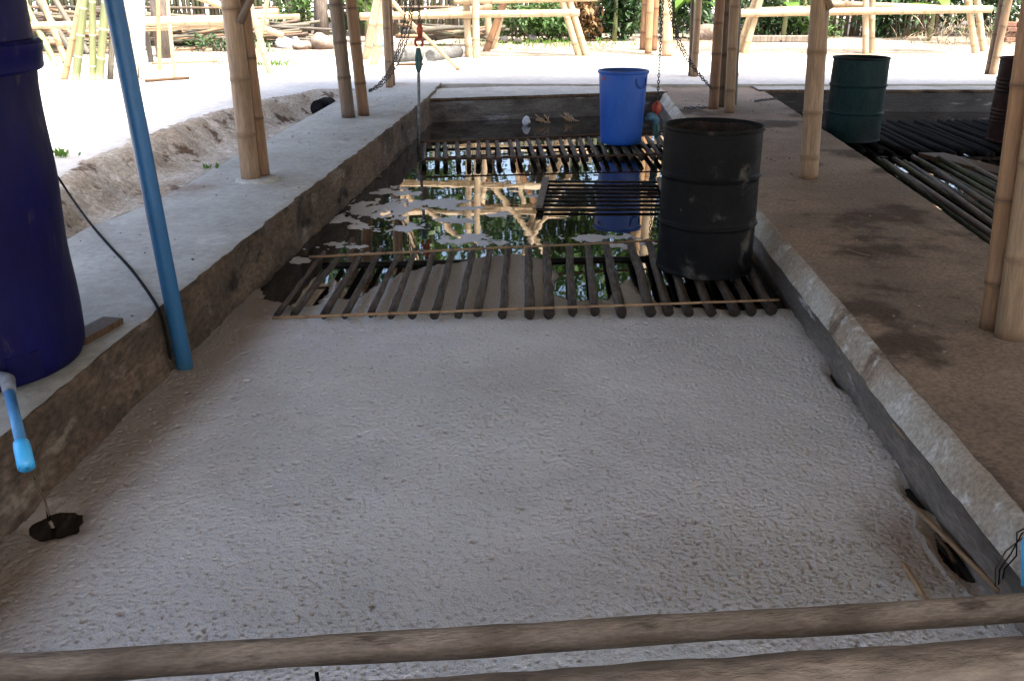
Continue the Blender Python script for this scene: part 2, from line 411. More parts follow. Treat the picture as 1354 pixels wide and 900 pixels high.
def hsh(a, b, seed):
    n = (a * 374761393 + b * 668265263 + seed * 974711) & 0x7fffffff
    n = ((n ^ (n >> 13)) * 1274126177) & 0x7fffffff
    return ((n ^ (n >> 16)) & 0xffff) / 65535.0
def pits(x, y, cell, dens, rmin, rmax, seed):
    xi, yi = np.floor(x / cell).astype(np.int64), np.floor(y / cell).astype(np.int64)
    out = np.zeros_like(x)
    for dx in (-1, 0, 1):
        for dy in (-1, 0, 1):
            a, b = xi + dx, yi + dy
            px, py = (a + hsh(a, b, seed)) * cell, (b + hsh(a, b, seed + 1)) * cell
            rr = rmin + (rmax - rmin) * hsh(a, b, seed + 2)
            on = hsh(a, b, seed + 3) < dens
            d2 = ((x - px) ** 2 + (y - py) ** 2) / rr ** 2
            out = np.maximum(out, np.where(on & (d2 < 1), (1 - d2) ** 1.5 * rr / rmax, 0))
    return out
def polydist(x, y, poly):                 # signed distance, positive inside
    poly = np.array(poly); n = len(poly)
    d = np.full(x.shape, 1e9); ins = np.zeros(x.shape, bool)
    for i in range(n):
        ax, ay = poly[i]; bx, by = poly[(i + 1) % n]
        ex, ey = bx - ax, by - ay
        t = np.clip(((x - ax) * ex + (y - ay) * ey) / (ex * ex + ey * ey + 1e-12), 0, 1)
        d = np.minimum(d, (x - ax - t * ex) ** 2 + (y - ay - t * ey) ** 2)
        c = ((ay > y) != (by > y)) & (x < (bx - ax) * (y - ay) / (by - ay + 1e-12) + ax)
        ins ^= c
    return np.where(ins, 1, -1) * np.sqrt(d)
def interp(poly, y):                      # x of a polyline at y
    return np.interp(y, [p[1] for p in poly], [p[0] for p in poly])

def grid_obj(name, X, Y, Z, keep, m, mark=None):
    ny, nx = X.shape
    idx = np.arange(nx * ny).reshape(ny, nx)
    q = np.stack([idx[:-1, :-1], idx[:-1, 1:], idx[1:, 1:], idx[1:, :-1]], -1)
    k = keep[:-1, :-1] | keep[:-1, 1:] | keep[1:, 1:] | keep[1:, :-1]
    q = q[k]
    used = np.unique(q); remap = -np.ones(nx * ny, np.int64); remap[used] = np.arange(len(used))
    q = remap[q]
    co = np.stack([X.ravel(), Y.ravel(), Z.ravel()], -1)[used].astype(np.float32)
    me = bpy.data.meshes.new(name)
    me.vertices.add(len(co)); me.vertices.foreach_set('co', co.ravel())
    me.loops.add(q.size); me.loops.foreach_set('vertex_index', q.ravel().astype(np.int32))
    me.polygons.add(len(q)); me.polygons.foreach_set('loop_start', np.arange(0, q.size, 4, dtype=np.int32))
    me.polygons.foreach_set('use_smooth', np.ones(len(q), bool))
    me.update(calc_edges=True); me.validate()
    a = me.attributes.new('tc', 'FLOAT_VECTOR', 'POINT'); a.data.foreach_set('vector', co.ravel())
    if mark is not None:
        a = me.attributes.new('mark', 'FLOAT', 'POINT'); a.data.foreach_set('value', mark.ravel()[used].astype(np.float32))
    me.materials.append(M[m])
    o = bpy.data.objects.new(name, me); COL.objects.link(o)
    return o

# ------------------------------------------------------------------ plan of the place
LZ, RZ, BZ = .34, .28, .30
LEFT_IN = [(-1.76, 0.2), (-1.73, 2.7), (-1.66, 4.0), (-1.55, 5.7), (-1.46, 7.0), (-1.24, 9.7), (-1.06, 12.35)]
LEFT_OUT = [tuple(P(*q, LZ)[:2]) for q in ((60, 332), (123, 298), (213, 263), (287, 220), (350, 187), (450, 131))]
LEFT_OUT = [(-2.75, .2), (-2.72, 4.0)] + [q for q in LEFT_OUT if q[1] > 4.6] + [(-2.1, 14.3)]
LEFT_OUT.sort(key=lambda q: q[1])
RIGHT_IN = [(1.50, 0.2), (1.50, 2.3), (1.53, 3.5), (1.57, 4.2), (1.66, 6.3), (2.05, 13.3)]
RP_IN = [(2.55, 0.2), (2.87, 5.5), (3.11, 8.05), (3.5, 13.5)]

# ------------------------------------------------------------------ ground
def build_ground():
    xs = np.concatenate([np.array([-160, -90, -50, -30, -20, -15, -12, -10, -8, -7, -6]), np.arange(-4.6, -1.4, .035), np.arange(-.8, 10, .6), np.array([10.5, 12, 15, 20, 30, 50, 90, 160])])
    ys = np.concatenate([np.array([-160, -90, -50, -30, -18, -10, -6, -3, -1, 0, 1, 2]), np.arange(2.5, 14.6, .04), np.arange(14.7, 26, .25), np.array([27, 29, 32, 40, 60, 100, 160])])
    X, Y = np.meshgrid(xs, ys)
    Z = np.full(X.shape, GZ) + .03 * fbm(X, Y, .35, 3, 5) * (np.abs(X) < 40)
    Z += .022 * fbm(X, Y, 1.7, 3, 8) * (Y > 14.7)
    xo = interp(LEFT_OUT, Y)
    top = -np.interp(Y, [3, 6, 9, 11, 12.6, 14], [3.5, 3.5, 3.62, 3.35, 2.9, 2.4])      # top edge of the bank
    top = top + .18 * fbm(X, Y, 1.3, 3, 3)
    foot = top + .50 + .12 * fbm(X, Y, 2.2, 3, 4)
    t = np.clip((X - top) / np.maximum(foot - top, .05), 0, 1)
    prof = t * t * (3 - 2 * t)
    fade = np.clip((13.2 - Y) / .8, 0, 1)
    depth = .25 * prof * fade
    rough = (.14 * fbm(X, Y, 3.2, 4, 11) + .07 * fbm(X, Y, 9, 3, 12) + .04 * fbm(X, Y, 20, 2, 13)) * np.exp(-((t - .55) / .4) ** 2) * fade * (X > -4.6)
    inside = (X > xo + .1) & (Y < 13.9) & (X < 9)
    Z = Z - depth + rough
    Z = np.where(inside, -.7, Z)
    o = grid_obj('ground', X, Y, Z, np.ones(X.shape, bool), 'ground')
    # the bank is bare brown earth: second material on its faces
    o.data.materials.append(M['dirt'])
    c = np.zeros(len(o.data.polygons) * 3); o.data.polygons.foreach_get('center', c); c = c.reshape(-1, 3)
    topc = -np.interp(c[:, 1], [3, 6, 9, 11, 12.6, 14], [3.5, 3.5, 3.62, 3.35, 2.9, 2.4])
    is_d = (c[:, 0] > topc - .02 + .22 * fbm(c[:, 0], c[:, 1], 2.5, 3, 21)) & (c[:, 0] < -1.6) & (c[:, 1] > 2.4) & (c[:, 1] < 13.3)
    is_l = (c[:, 1] > 18.8 + 2.6 * fbm(c[:, 0], c[:, 1], .5, 4, 22)) & (c[:, 1] < 40)
    o.data.materials.append(M['litter'])
    o.data.polygons.foreach_set('material_index', np.where(is_d, 1, np.where(is_l, 2, 0)).astype(np.int32))
    tag(o, kind='structure')
build_ground()

# ------------------------------------------------------------------ ledges and pool walls
def sweep_sheet(name, rows, m, parent, amp=.006, seed=0, freq=6):
    """rows: list over stations of equal-length lists of points; one sheet"""
    mb = MB(); n = len(rows[0]); vs, fs = [], []
    for i, r in enumerate(rows):
        for j, p in enumerate(r):
            p = V(p); q = p * freq + V((seed * 7, 0, 0))
            d = V((mnoise.noise(q), mnoise.noise(q + V((31, 0, 0))), mnoise.noise(q + V((0, 57, 0)))))
            q2 = q * 3.7
            d += .4 * V((mnoise.noise(q2), mnoise.noise(q2 + V((31, 0, 0))), mnoise.noise(q2 + V((0, 57, 0)))))
            vs.append(p + d * amp)
    for i in range(len(rows) - 1):
        for j in range(n - 1):
            fs.append((i * n + j, i * n + j + 1, (i + 1) * n + j + 1, (i + 1) * n + j))
    mb.add(vs, fs)
    return mb.build(name, m, parent)

def ledge(label, inner, outer, z, ys, m_top, m_face, side, lip=None, m_lip=None, outer_drop=.5, seed=1, m_out=None, step=0.0):
    """side=+1: the pool lies at +x of inner edge"""
    root = thing('concrete_ledge', label, 'ledge', (float(interp(outer, 5)), 5, z))
    top, face, out, lp = [], [], [], []
    for y in ys:
        xi, xo = float(interp(inner, y)), float(interp(outer, y))
        cs = 1.0 if not lip else .35; chip = cs * .020 * mnoise.noise(V((y * 3.1, seed, 0))) + cs * .014 * mnoise.noise(V((y * 9, seed, 3)))
        xi += chip
        s = side
        r = .022 if not lip else .05
        ns = 14
        row = [V((xo + (xi - s * r - xo) * k / ns, y, z + (.012 * mnoise.noise(V((xo * .7 + k * .25, y * .8, seed)))) * (1 if 0 < k < ns else .3))) for k in range(ns + 1)]
        arc = [V((xi - s * r + s * r * math.sin(a), y, z - r + r * math.cos(a))) for a in (R(30), R(60), R(90))]
        out.append([V((xo - s * .02, y, z - outer_drop)), V((xo, y, z - .02)), row[0]])
        if lip:
            top.append(row)
            lo_ = [V((xi + s * step * .6 * (k / 3), y, z - r - (lip - r) * k / 3)) for k in range(1, 4)]
            lp.append([row[-1]] + arc + lo_)
            st = lo_[-1]
        else:
            top.append(row + arc[:1])
            st = arc[0]
            arc2 = arc[1:]
        zz = [st.z + (-.45 - st.z) * k / 8 for k in range(9)]
        f = [st] + ([] if lip else arc2)
        x0 = f[-1].x
        for q in zz[1:]:
            f.append(V((x0 + s * (.02 if q < .10 else 0) * (1 if not lip else 0), y, q)))
        face.append(f)
    sweep_sheet('ledge_top', top, m_top, root, .004, seed)
    sweep_sheet('wall_face', face, m_face, root, .006, seed + 1, 7)
    if lip: sweep_sheet('worn_lip', lp, m_lip, root, .0022, seed, 16)
    sweep_sheet('outer_face', out, m_out or m_top, root, .006, seed + 3)
    return root

ysA = np.arange(.2, 14.05, .06)
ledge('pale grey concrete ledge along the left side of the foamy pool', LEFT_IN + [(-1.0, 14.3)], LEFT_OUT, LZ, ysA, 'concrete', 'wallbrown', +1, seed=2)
# middle ledge: inner edge faces left pool (-x), outer edge faces right pool
def mid_ledge():
    ledge('brown stained concrete walkway between the two pools with whitish worn edge', RIGHT_IN + [(2.1, 14.3)], RP_IN + [(3.55, 14.3)], RZ,
          ysA, 'concbrown', 'wallgrey', -1, lip=.11, m_lip='wallwhite', seed=5, m_out='wallblack', outer_drop=.7, step=.05)
mid_ledge()
def back_wall(label, a, b, z, m_face, zb=-.4, depth=1.1, m_top='concrete', seed=1):
    a, b = V((*a, z)), V((*b, z))
    n = max(6, int((b - a).length / .08)); d = (b - a).normalized(); nn = V((-d.y, d.x, 0))   # away from camera
    root = thing('pool_back_wall', label, 'wall', ((a + b) / 2))
    top, lip, face = [], [], []
    for i in range(n + 1):
        p = a + (b - a) * i / n
        p = p + nn * (.012 * mnoise.noise(V((i * .3, seed, 0))))
        top.append([p + nn * (depth * k / 8) + V((0, 0, .008 * mnoise.noise(V((i * .2, k * .5, seed))))) for k in range(8, 0, -1)] + [p + nn * .02, p])
        lip.append([p, p - nn * .012 - V((0, 0, .012)), p - nn * .012 - V((0, 0, .035)), p - V((0, 0, .045))])
        face.append([p - V((0, 0, .045)) + (V((0, 0, zb)) - V((0, 0, z - .045))) * k / 10 for k in range(11)])
    sweep_sheet('coping', top, m_top, root, .004, seed)
    sweep_sheet('coping_edge', lip, 'wallbrown', root, .004, seed, 14)
    sweep_sheet('wall_face', face, m_face, root, .006, seed, 6)
    return root
back_wall('mossy grey back wall of the foamy pool behind the blue bin', (-1.22, 12.42), (2.12, 13.28), BZ, 'wallback', seed=3)
back_wall('blackened back wall of the right hand pool behind the green drum', (3.42, 13.45), (9.2, 13.45), BZ, 'wallblack', seed=9)

# ------------------------------------------------------------------ water
def water(pts, name):
    mb = MB(); mb.add([V((x, y, 0)) for x, y in pts], [tuple(range(len(pts)))])
    o = mb.build(name, 'water', None, False); tag(o, kind='structure'); return o
water([(-1.9, .2), (1.7, .2), (1.75, 6), (2.2, 13.5), (-1.4, 12.7), (-1.45, 9.7), (-1.75, 5.5)], 'pool_water')
water([(2.4, .2), (9.2, .2), (9.2, 13.6), (3.4, 13.6), (3.0, 8.0)], 'pool_water')

# ------------------------------------------------------------------ foam
TR = P(75, 695, 0)                        # where the trickle lands
def build_foam():
    lft = [(x - .06, y) for x, y in LEFT_IN if y < 4.5] + [(-1.66, 5.0)]
    px = [(322, 384), (345, 378), (352, 398), (372, 402), (395, 409), (420, 406), (432, 388), (440, 372), (452, 376), (448, 395), (468, 398),
          (482, 392), (500, 378), (524, 364), (560, 356), (600, 350), (640, 342), (688, 339), (722, 345), (738, 365), (728, 390), (760, 400),
          (800, 398), (812, 380), (832, 372), (850, 392), (880, 409), (960, 412), (1060, 411)]
    poly = lft + [tuple(P(*q)[:2]) for q in px] + [(1.64, 4.0), (1.6, 2.4), (1.6, 1.2), (-1.85, 1.2)]
    c = .0055
    xs = np.arange(-1.84, 1.64, c); ys = np.arange(1.55, 6.6, c)
    X, Y = np.meshgrid(xs, ys)
    sdv = polydist(X, Y, poly)
    edge = sdv + .05 * fbm(X, Y, 6, 4, 31) + .05 * fbm(X, Y, 16, 3, 32) + .025 * fbm(X, Y, 45, 2, 33)
    for (hx, hy, a, b, ang) in [(1110, 506, .10, .030, 0), (1213, 660, .085, .035, 0), (1262, 742, .13, .035, .0)]:
        q = P(hx, hy); dx, dy = X - q.x, Y - q.y
        dd = np.sqrt((dx / b) ** 2 + (dy / a) ** 2)
        edge = np.minimum(edge, (dd - 1) * .035 + .02 * fbm(X, Y, 18, 3, 41))
    dd = np.sqrt(((X - TR.x) / .085) ** 2 + ((Y - TR.y) / .085) ** 2)
    edge = np.minimum(edge, (dd - 1) * .055 + .05 * fbm(X, Y, 9, 3, 44) + .008 * fbm(X, Y, 40, 2, 45))
    m = np.clip(edge / .05, -1, 1)
    n1 = fbm(X, Y, 2.2, 3, 51); n2 = fbm(X, Y, 9, 4, 52); n3 = fbm(X, Y, 45, 3, 53)
    pd = np.clip(.85 + .9 * fbm(X, Y, 1.1, 2, 54), .45, 1.15)
    pz = .0095 * pits(X, Y, .025, .58, .0055, .0105, 61) * pd + .0072 * pits(X, Y, .016, .5, .0045, .008, 71) * pd + .012 * pits(X, Y, .11, .25, .008, .018, 81)
    h = .028 + .016 * n1 + .007 * n2 + .0025 * n3 - pz
    Z = np.where(m > 0, .001 + (h - .001) * (1 - (1 - m) ** 2), m * .01)
    # dirty sunk corner by the right wall
    q = P(1230, 735); g = np.exp(-(((X - q.x) / .18) ** 2 + ((Y - q.y) / .28) ** 2))
    mk = np.maximum(np.clip(g * 1.0, 0, .75), np.clip(.55 * (fbm(X * .8, Y * .5, 2.4, 5, 99)) - .02, 0, .22))
    q = P(1145, 705); g2 = np.exp(-(((X - q.x) / .03) ** 2 + ((Y - q.y) / .10) ** 2)); mk = np.maximum(mk, .55 * g2)
    q = P(75, 720); g3 = np.exp(-(((X - q.x) / .22) ** 2 + ((Y - q.y) / .26) ** 2)); mk = np.maximum(mk, .5 * g3)
    wl = interp(LEFT_IN, Y); dw = np.clip((X - wl + .14 * fbm(X, Y, 3, 3, 97) - .14) / .34, 0, 1); g4 = .80 * (1 - dw * dw * (3 - 2 * dw)); mk = np.maximum(mk, g4)  # left wall's soft shadow painted into the foam colour, plus some brown scum
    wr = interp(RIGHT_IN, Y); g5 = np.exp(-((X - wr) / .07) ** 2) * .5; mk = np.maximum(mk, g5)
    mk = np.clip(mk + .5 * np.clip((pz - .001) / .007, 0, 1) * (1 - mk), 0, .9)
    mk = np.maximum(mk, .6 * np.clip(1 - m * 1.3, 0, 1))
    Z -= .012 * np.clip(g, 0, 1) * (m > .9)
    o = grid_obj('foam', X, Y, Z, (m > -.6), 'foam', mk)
    tag(o, 'thick pale foam with small pits covering the front half of the pool', 'foam', kind='stuff')
    # floating islands
    c = .009
    xs = np.arange(-1.6, 1.6, c); ys = np.arange(5.0, 11.0, c)
    X, Y = np.meshgrid(xs, ys)
    val = np.full(X.shape, -2.0)
    for (cx, cy, rx, ry) in [(505, 276, 75, 14), (440, 291, 42, 12), (575, 268, 55, 8), (470, 326, 58, 8), (545, 301, 42, 8), (632, 315, 46, 10), (585, 319, 22, 6),
                             (655, 284, 18, 5), (815, 314, 75, 6), (840, 323, 45, 6), (705, 259, 26, 3), (520, 254, 55, 6), (625, 275, 30, 6), (395, 345, 20, 4), (600, 292, 25, 5), (470, 300, 30, 5)]:
        q = P(cx, cy); s = (cy + 35) * CP / H
        a = rx / s; b = abs(P(cx, cy - ry).y - P(cx, cy + ry).y) / 2
        val = np.maximum(val, 1 - np.sqrt(((X - q.x) / a) ** 2 + ((Y - q.y) / b) ** 2))
    val = val * .9 - .34 + 1.6 * fbm(X * 1.0, Y * .8, 5.5, 4, 91) + 1.5 * fbm(X, Y * .6, 14, 3, 92)
    inw = (X > interp(LEFT_IN, Y) + .03)
    val = np.where(inw, val, -1)
    val = val + .95 * fbm(X, Y * .8, 38, 3, 93) * np.exp(-(val / .3) ** 2)
    Z = np.clip(val * .012, -.006, .005) + .003 * fbm(X, Y, 24, 2, 95) * (val > .1)
    o = grid_obj('floating_foam', X, Y, Z, val > -.25, 'foam', np.clip(.25 - val, 0, .22))
    tag(o, 'ragged thin patches of foam drifting on the dark water', 'foam', kind='stuff')
build_foam()

# ------------------------------------------------------------------ log rafts
def sag(p0, p1, n, amp, seed):
    p0, p1 = V(p0), V(p1); out = []
    for i in range(n + 1):
        t = i / n; q = V((t * 3 + seed * 5, seed, 0))
        out.append(p0.lerp(p1, t) + V((mnoise.noise(q) * amp, 0, mnoise.noise(q + V((0, 9, 0))) * amp * .4)))
    return out
def log_in(root, p0, p1, r0, r1, m, n=9, amp=.012, seed=0, seg=10, name='log'):
    mb = MB(); pts = sag(p0, p1, n, amp, seed); rr = [r0 + (r1 - r0) * i / n for i in range(n + 1)]
    d = (pts[-1] - pts[0]).normalized()
    pts = [pts[0] - d * .006] + pts + [pts[-1] + d * .006]; rr = [rr[0] * .85] + rr + [rr[-1] * .85]
    mb.tube(pts, rr, seg, True, [1, .8] + [0] * (n - 1) + [.8, 1], wob=.22)
    return mb.build(name, m, root)

def near_raft():
    root = thing('log_raft', 'nearest raft of brown logs with the black drum on it, edging the foam', 'raft', (.1, 5.4, .03), 'log rafts in the pools')
    fr = [366, 388, 428, 456, 490, 517, 545, 574, 606, 632, 664, 700, 726, 757, 787, 822, 861, 884, 911, 941, 972, 994, 1020]
    bk = [427, 451, 479, 502, 528, 549, 575, 599, 627, 648, 672, 699, 723, 752, 777, 801, 835, 858, 880, 902, 926, 948, 968]
    for i, (a, b) in enumerate(zip(fr, bk)):
        yf = 418 - (a - 366) * .009 + rnd.uniform(-2, 2)
        yb = 336 - (b - 427) * .034
        r = .019 + .012 * i / 22 + rnd.uniform(-.003, .003)
        p0, p1 = P(a, yf, .06), P(b, yb, .06)
        p1.y = min(p1.y, 6.5) + rnd.uniform(-.03, .08); p0.y = max(p0.y, 4.68)
        log_in(root, p0, p1, r * 1.05, r * .88, 'log', seed=i + 1)
    for k, (a, b, r) in enumerate((((360, 420), (1030, 396), .009), ((408, 340), (975, 312), .009))):
        mb = MB(); p0, p1 = P(*a, .105), P(*b, .105)
        mb.bamboo(p0, p1, r, r * .8, .22, 8, .006, False); mb.build('cross_stick', 'stick', root)
    for yb in (4.98, 6.05):
        log_in(root, (-1.25, yb - .05, -.005), (1.5, yb + .15, -.005), .03, .028, 'logdark', 16, .012, 40 + yb, name='cross_beam')
near_raft()
def far_raft():
    root = thing('log_raft', 'far raft of thin dark logs carrying the blue bin across the back of the pool', 'raft', (.4, 10, .03), 'log rafts in the pools')
    n = 25
    for i in range(n):
        t = i / (n - 1)
        x0 = -.98 + 2.62 * t + rnd.uniform(-.02, .02); x1 = -1.0 + 2.75 * t + rnd.uniform(-.02, .02)
        log_in(root, (x0 + .11, 9.38 + .25 * t, .05), (x1 + .04, 10.55 + .45 * t, .05), .026, .022, 'log', 7, .012, i + 60, 8)
    for k, (a, b) in enumerate((((556, 188), (884, 174)), ((562, 211), (882, 204)))):
        mb = MB(); mb.bamboo(P(*a, .088), P(*b, .088), .010, .008, .25, 8, .006, False); mb.build('cross_stick', 'stickdark', root)
    for y0 in (9.85, 10.4):
        log_in(root, (-.95, y0, -.005), (1.7, y0 + .3, -.005), .022, .022, 'logdark', 14, .012, 90 + y0, name='cross_beam')
far_raft()
def mid_raft():
    root = thing('log_raft', 'small dark slatted raft floating between the blue bin and the black drum', 'raft', (.75, 8, .03), 'log rafts in the pools')
    ca, cb, cc, cd = P(722, 240, .02), P(713, 277, .02), P(885, 277, .02), P(872, 241, .02)
    for i in range(8):
        t = i / 7
        log_in(root, ca.lerp(cb, t) - V((.02, 0, 0)), cd.lerp(cc, t) + V((.02, 0, 0)), .0125, .0115, 'logdark', 8, .006, 120 + i, 9, 'slat')
    for a, b in ((ca, cb), (cd, cc)):
        mb = MB(); d = (b - a)
        mid = (a + b) / 2 + V((0, 0, .028)); mb.box(mid, (.055, d.length + .05, .025), (0, 0, math.atan2(-d.x, d.y)))
        sharpen(mb.build('side_beam', 'woodgrey', root))
mid_raft()
def right_raft():
    root = thing('log_raft', 'blackened log raft under the drums in the right hand pool', 'raft', (5, 10.8, .03), 'log rafts in the pools')
    n = 42
    for i in range(n):
        x = 3.36 + 4.2 * i / (n - 1)
        log_in(root, (x + rnd.uniform(-.03, .03), 9.85 + rnd.uniform(-.1, .1), .04 + .03 * (i % 2)), (x + .12 + rnd.uniform(-.05, .05), 12.2, .05), .034, .03, 'logblack', 7, .02, i + 150, 8)
    for y in (9.9, 11.8):
        log_in(root, (3.3, y, -.02), (7.6, y, -.02), .04, .04, 'logdark', 10, .01, y + 200, name='cross_beam')
right_raft()
def canes():
    spec = [((1158, 209), (1330, 335)), ((1168, 212), (1330, 322)), ((1182, 210), (1332, 309)), ((1195, 214), (1335, 298)), ((1207, 207), (1340, 291)),
            ((1214, 211), (1340, 283)), ((1228, 209), (1345, 276)), ((1203, 217), (1338, 315)), ((1241, 208), (1350, 268)), ((1249, 212), (1352, 262)), ((1262, 208), (1354, 256)), ((1175, 219), (1325, 330))]
    for i, (a, b) in enumerate(spec):
        p0, p1 = P(*a, .02 + .035 * (i % 3)), P(*b, .03 + .035 * ((i + 1) % 3))
        p1 = p0 + (p1 - p0) * 1.15
        mb = MB(); mb.bamboo(p0, p1, .023, .027, .45, 9, .006)
        single('floating_cane', mb, ('canewet', 'bamdark', 'canewet')[i % 3], 'long wet bamboo cane in the bundle floating in the right hand pool', 'cane', p0, 'bamboo canes floating in the right hand pool')
    mb = MB(); q = P(1300, 222, .06); mb.box(q, (.32, 1.5, .04), (0, .05, .28)); 
    sharpen(single('plank', mb, 'stickdark', 'wet brown plank floating beside the bundle of canes in the right pool', 'plank', q))
canes()

# ------------------------------------------------------------------ drums, bin, tank
def drum(label, c, m, ribs, hgt=.87, r=.288):
    root = thing('oil_drum', label, 'drum', c, 'steel drums standing on the rafts')
    prof = [(r - .02, .012), (r + .004, 0), (r + .007, .008), (r + .004, .02), (r, .028)]
    zs = np.linspace(.03, hgt - .03, 150)
    for z in zs:
        k = sum(a * math.exp(-((z - q) / w) ** 2) for q, w, a in ribs); prof.append((r + k, z))
    prof += [(r, hgt - .02)]
    mb = MB(); mb.lathe(prof, c, 72, .006)
    sharpen(mb.build('body', m, root), 50)
    mb = MB(); mb.lathe([(r - .001, hgt - .022), (r + .008, hgt - .018), (r + .010, hgt - .008), (r + .006, hgt), (r - .004, hgt), (r - .008, hgt - .008), (r - .006, hgt - .03)], c, 64)
    mb.build('rim', m, root)
    mb = MB(); mb.lathe([(r - .006, hgt - .012), (r - .007, .4), (r - .008, .03), (.15, .025), (.002, .025)], c, 48, .003)
    mb.build('inside', 'drumin', root)
    return root
two = [(.30, .011, .013), (.585, .011, .013)]
drum('open topped matt black steel drum standing on the nearest raft', P(930, 352, .10), 'blacksteel', two)
drum('dark green steel drum standing in the right hand pool', P(1125.5, 184, .10), 'greensteel', two)
drum('dark maroon corrugated steel drum at the right edge of the photo', P(1342, 186, .10), 'brownsteel',
     [(q + d, .009, .007) for q in (.27, .59) for d in (-.06, -.02, .02, .06)])

def bin_():
    c = P(820.5, 189, .085)
    root = thing('plastic_bin', 'tall bright blue plastic bin standing on the far raft', 'bin', c)
    h = .765; rb, rt = .220, .258
    prof = [(.002, 0), (rb - .03, 0), (rb - .008, .006), (rb, .03)]
    for k in range(1, 20): prof.append((rb + (rt - rb) * k / 20, .03 + (h - .06) * k / 20))
    prof += [(rt, h - .03)]
    mb = MB(); mb.lathe(prof, c, 56, .002); mb.build('body', 'bluebin', root)
    mb = MB(); mb.lathe([(rt - .001, h - .032), (rt + .012, h - .028), (rt + .016, h - .012), (rt + .012, h), (rt, h + .002), (rt - .008, h - .01)], c, 56); mb.build('rim', 'bluebin', root)
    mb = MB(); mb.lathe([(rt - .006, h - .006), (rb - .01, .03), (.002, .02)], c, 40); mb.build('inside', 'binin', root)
    # carrying handle on the right front: a curved bar with two lugs
    mb = MB(); pts = []
    for k in range(13):
        a = math.pi * k / 12; u = math.cos(a) * .075; zz = h - .07 - .10 * math.sin(a)
        th = R(-48) + u / rt; rr = rt + .018 * math.sin(a) + .004 - (h - zz) * .04
        pts.append(c + V((math.cos(th) * rr, math.sin(th) * rr, zz)))
    mb.tube(pts, .007, 8); mb.build('handle', 'binin', root)
    mb = MB()
    for k in range(4):
        th = R(-152) + k * .05; zz = h - .075 + .004 * (k % 2)
        p = c + V((math.cos(th), math.sin(th), 0)) * (rt - .001) + V((0, 0, zz)); mb.box(p, (.012, .010, .018 + .006 * (k % 2)), (0, 0, th))
    mb.build('red_marking', 'red', root, False)
bin_()

TC = V((-2.165, 3.51, LZ))
def tank():
    root = thing('water_tank', 'large dark blue plastic tank with a ribbed collar at the left edge', 'tank', TC)
    prof = [(.002, 0), (.37, 0), (.405, .012), (.422, .05)]
    for k in range(1, 24): prof.append((.424 - .008 * k / 24 + .004 * math.sin(k * .5), .05 + 1.06 * k / 24))
    prof += [(.418, 1.13)]
    mb = MB(); mb.lathe(prof, TC, 72, .004); mb.build('body', 'tank', root)
    mb = MB(); mb.lathe([(.41, .03), (.41, .60), (.40, .62), (.002, .62)], TC, 40); mb.build('water_inside', 'tankwater', root)
    mb = MB(); mb.lathe([(.417, 1.125), (.436, 1.13), (.444, 1.138), (.446, 1.19), (.452, 1.20), (.453, 1.225), (.440, 1.238), (.422, 1.24)], TC, 72); sharpen(mb.build('collar', 'tank', root), 30)
    mb = MB(); mb.lathe([(.424, 1.235), (.423, 1.40), (.415, 1.46), (.37, 1.53), (.26, 1.58), (.10, 1.60), (.002, 1.60)], TC, 64, .003); mb.build('lid', 'tank', root)
    mb = MB(); th = R(-36)
    n_ = V((math.cos(th), math.sin(th), 0))
    mb.box(TC + n_ * .424 + V((0, 0, .085)), (.008, .13, .11), (0, 0, th)); sharpen(mb.build('outlet_pad', 'tank', root))
tank()
def spigot():
    a = P(8, 502, .44); b = P(13, 520, .43); c = P(29, 590, .37); d = P(35, 617, .335)
    root = thing('outlet_pipe', 'short light blue pipe hanging from the tank and dripping into the foam', 'pipe', a)
    mb = MB(); mb.tube([a + V((-.10, .05, .002)), a + V((-.02, .01, .003)), a], .023, 16); mb.tube([a + V((-.012, .006, .0)), a + V((.006, -.003, 0)), b], [.027, .0265, .022], 16); mb.build('elbow', 'pvcgrey', root)
    mb = MB(); mb.tube([b + (b - c) * .03, b.lerp(c, .5), c], .0185, 16); mb.build('pipe', 'pvcmid', root)
    mb = MB(); dd = (d - c).normalized()
    mb.tube([c - dd * .02, c - dd * .016, c, d, d + dd * .001, d - dd * .03], [.020, .0245, .026, .0265, .021, .021], 16); mb.build('coupling', 'pvclight', root)
    # trickle of water
    m = bpy.data.materials.new('trickle'); m.use_nodes = True; bs = m.node_tree.nodes['Principled BSDF']
    bs.inputs['Base Color'].default_value = (.8, .75, .68, 1); bs.inputs['Transmission Weight'].default_value = 1; bs.inputs['Roughness'].default_value = .05; bs.inputs['IOR'].default_value = 1.33
    M['trickle'] = m
    mb = MB(); e = V((TR.x - .01, TR.y, .0)); pts = []
    for k in range(12):
        t = k / 11; q = d.lerp(e, t * .9 if t < 1 else .95); q.z = d.z - (d.z) * t ** 1.7; q += V((.004 * math.sin(k * 1.7), 0, 0)); pts.append(q)
    mb.tube(pts, [.006 + .002 * math.sin(k * 1.3) for k in range(12)], 8); 
    tag(mb.build('trickling_water', 'trickle', None, True, d), 'thin trickle of water falling from the light blue pipe into the hole in the foam', 'water')
spigot()
def diag_pipe():
    a = P(246, 492, 0); b = AY(150, 0, a.y - .05); d = b - a
    mb = MB(); p = [a - d * .15] + [a + d * t for t in (0, .05, .5, 1.0, 1.55)]
    mb.tube(p, .039, 20, True, [1, 1, .5, 0, 0, 0])
    single('standing_pipe', mb, 'pvc', 'long blue plastic pipe leaning upright at the left edge of the foam', 'pipe', a)
diag_pipe()
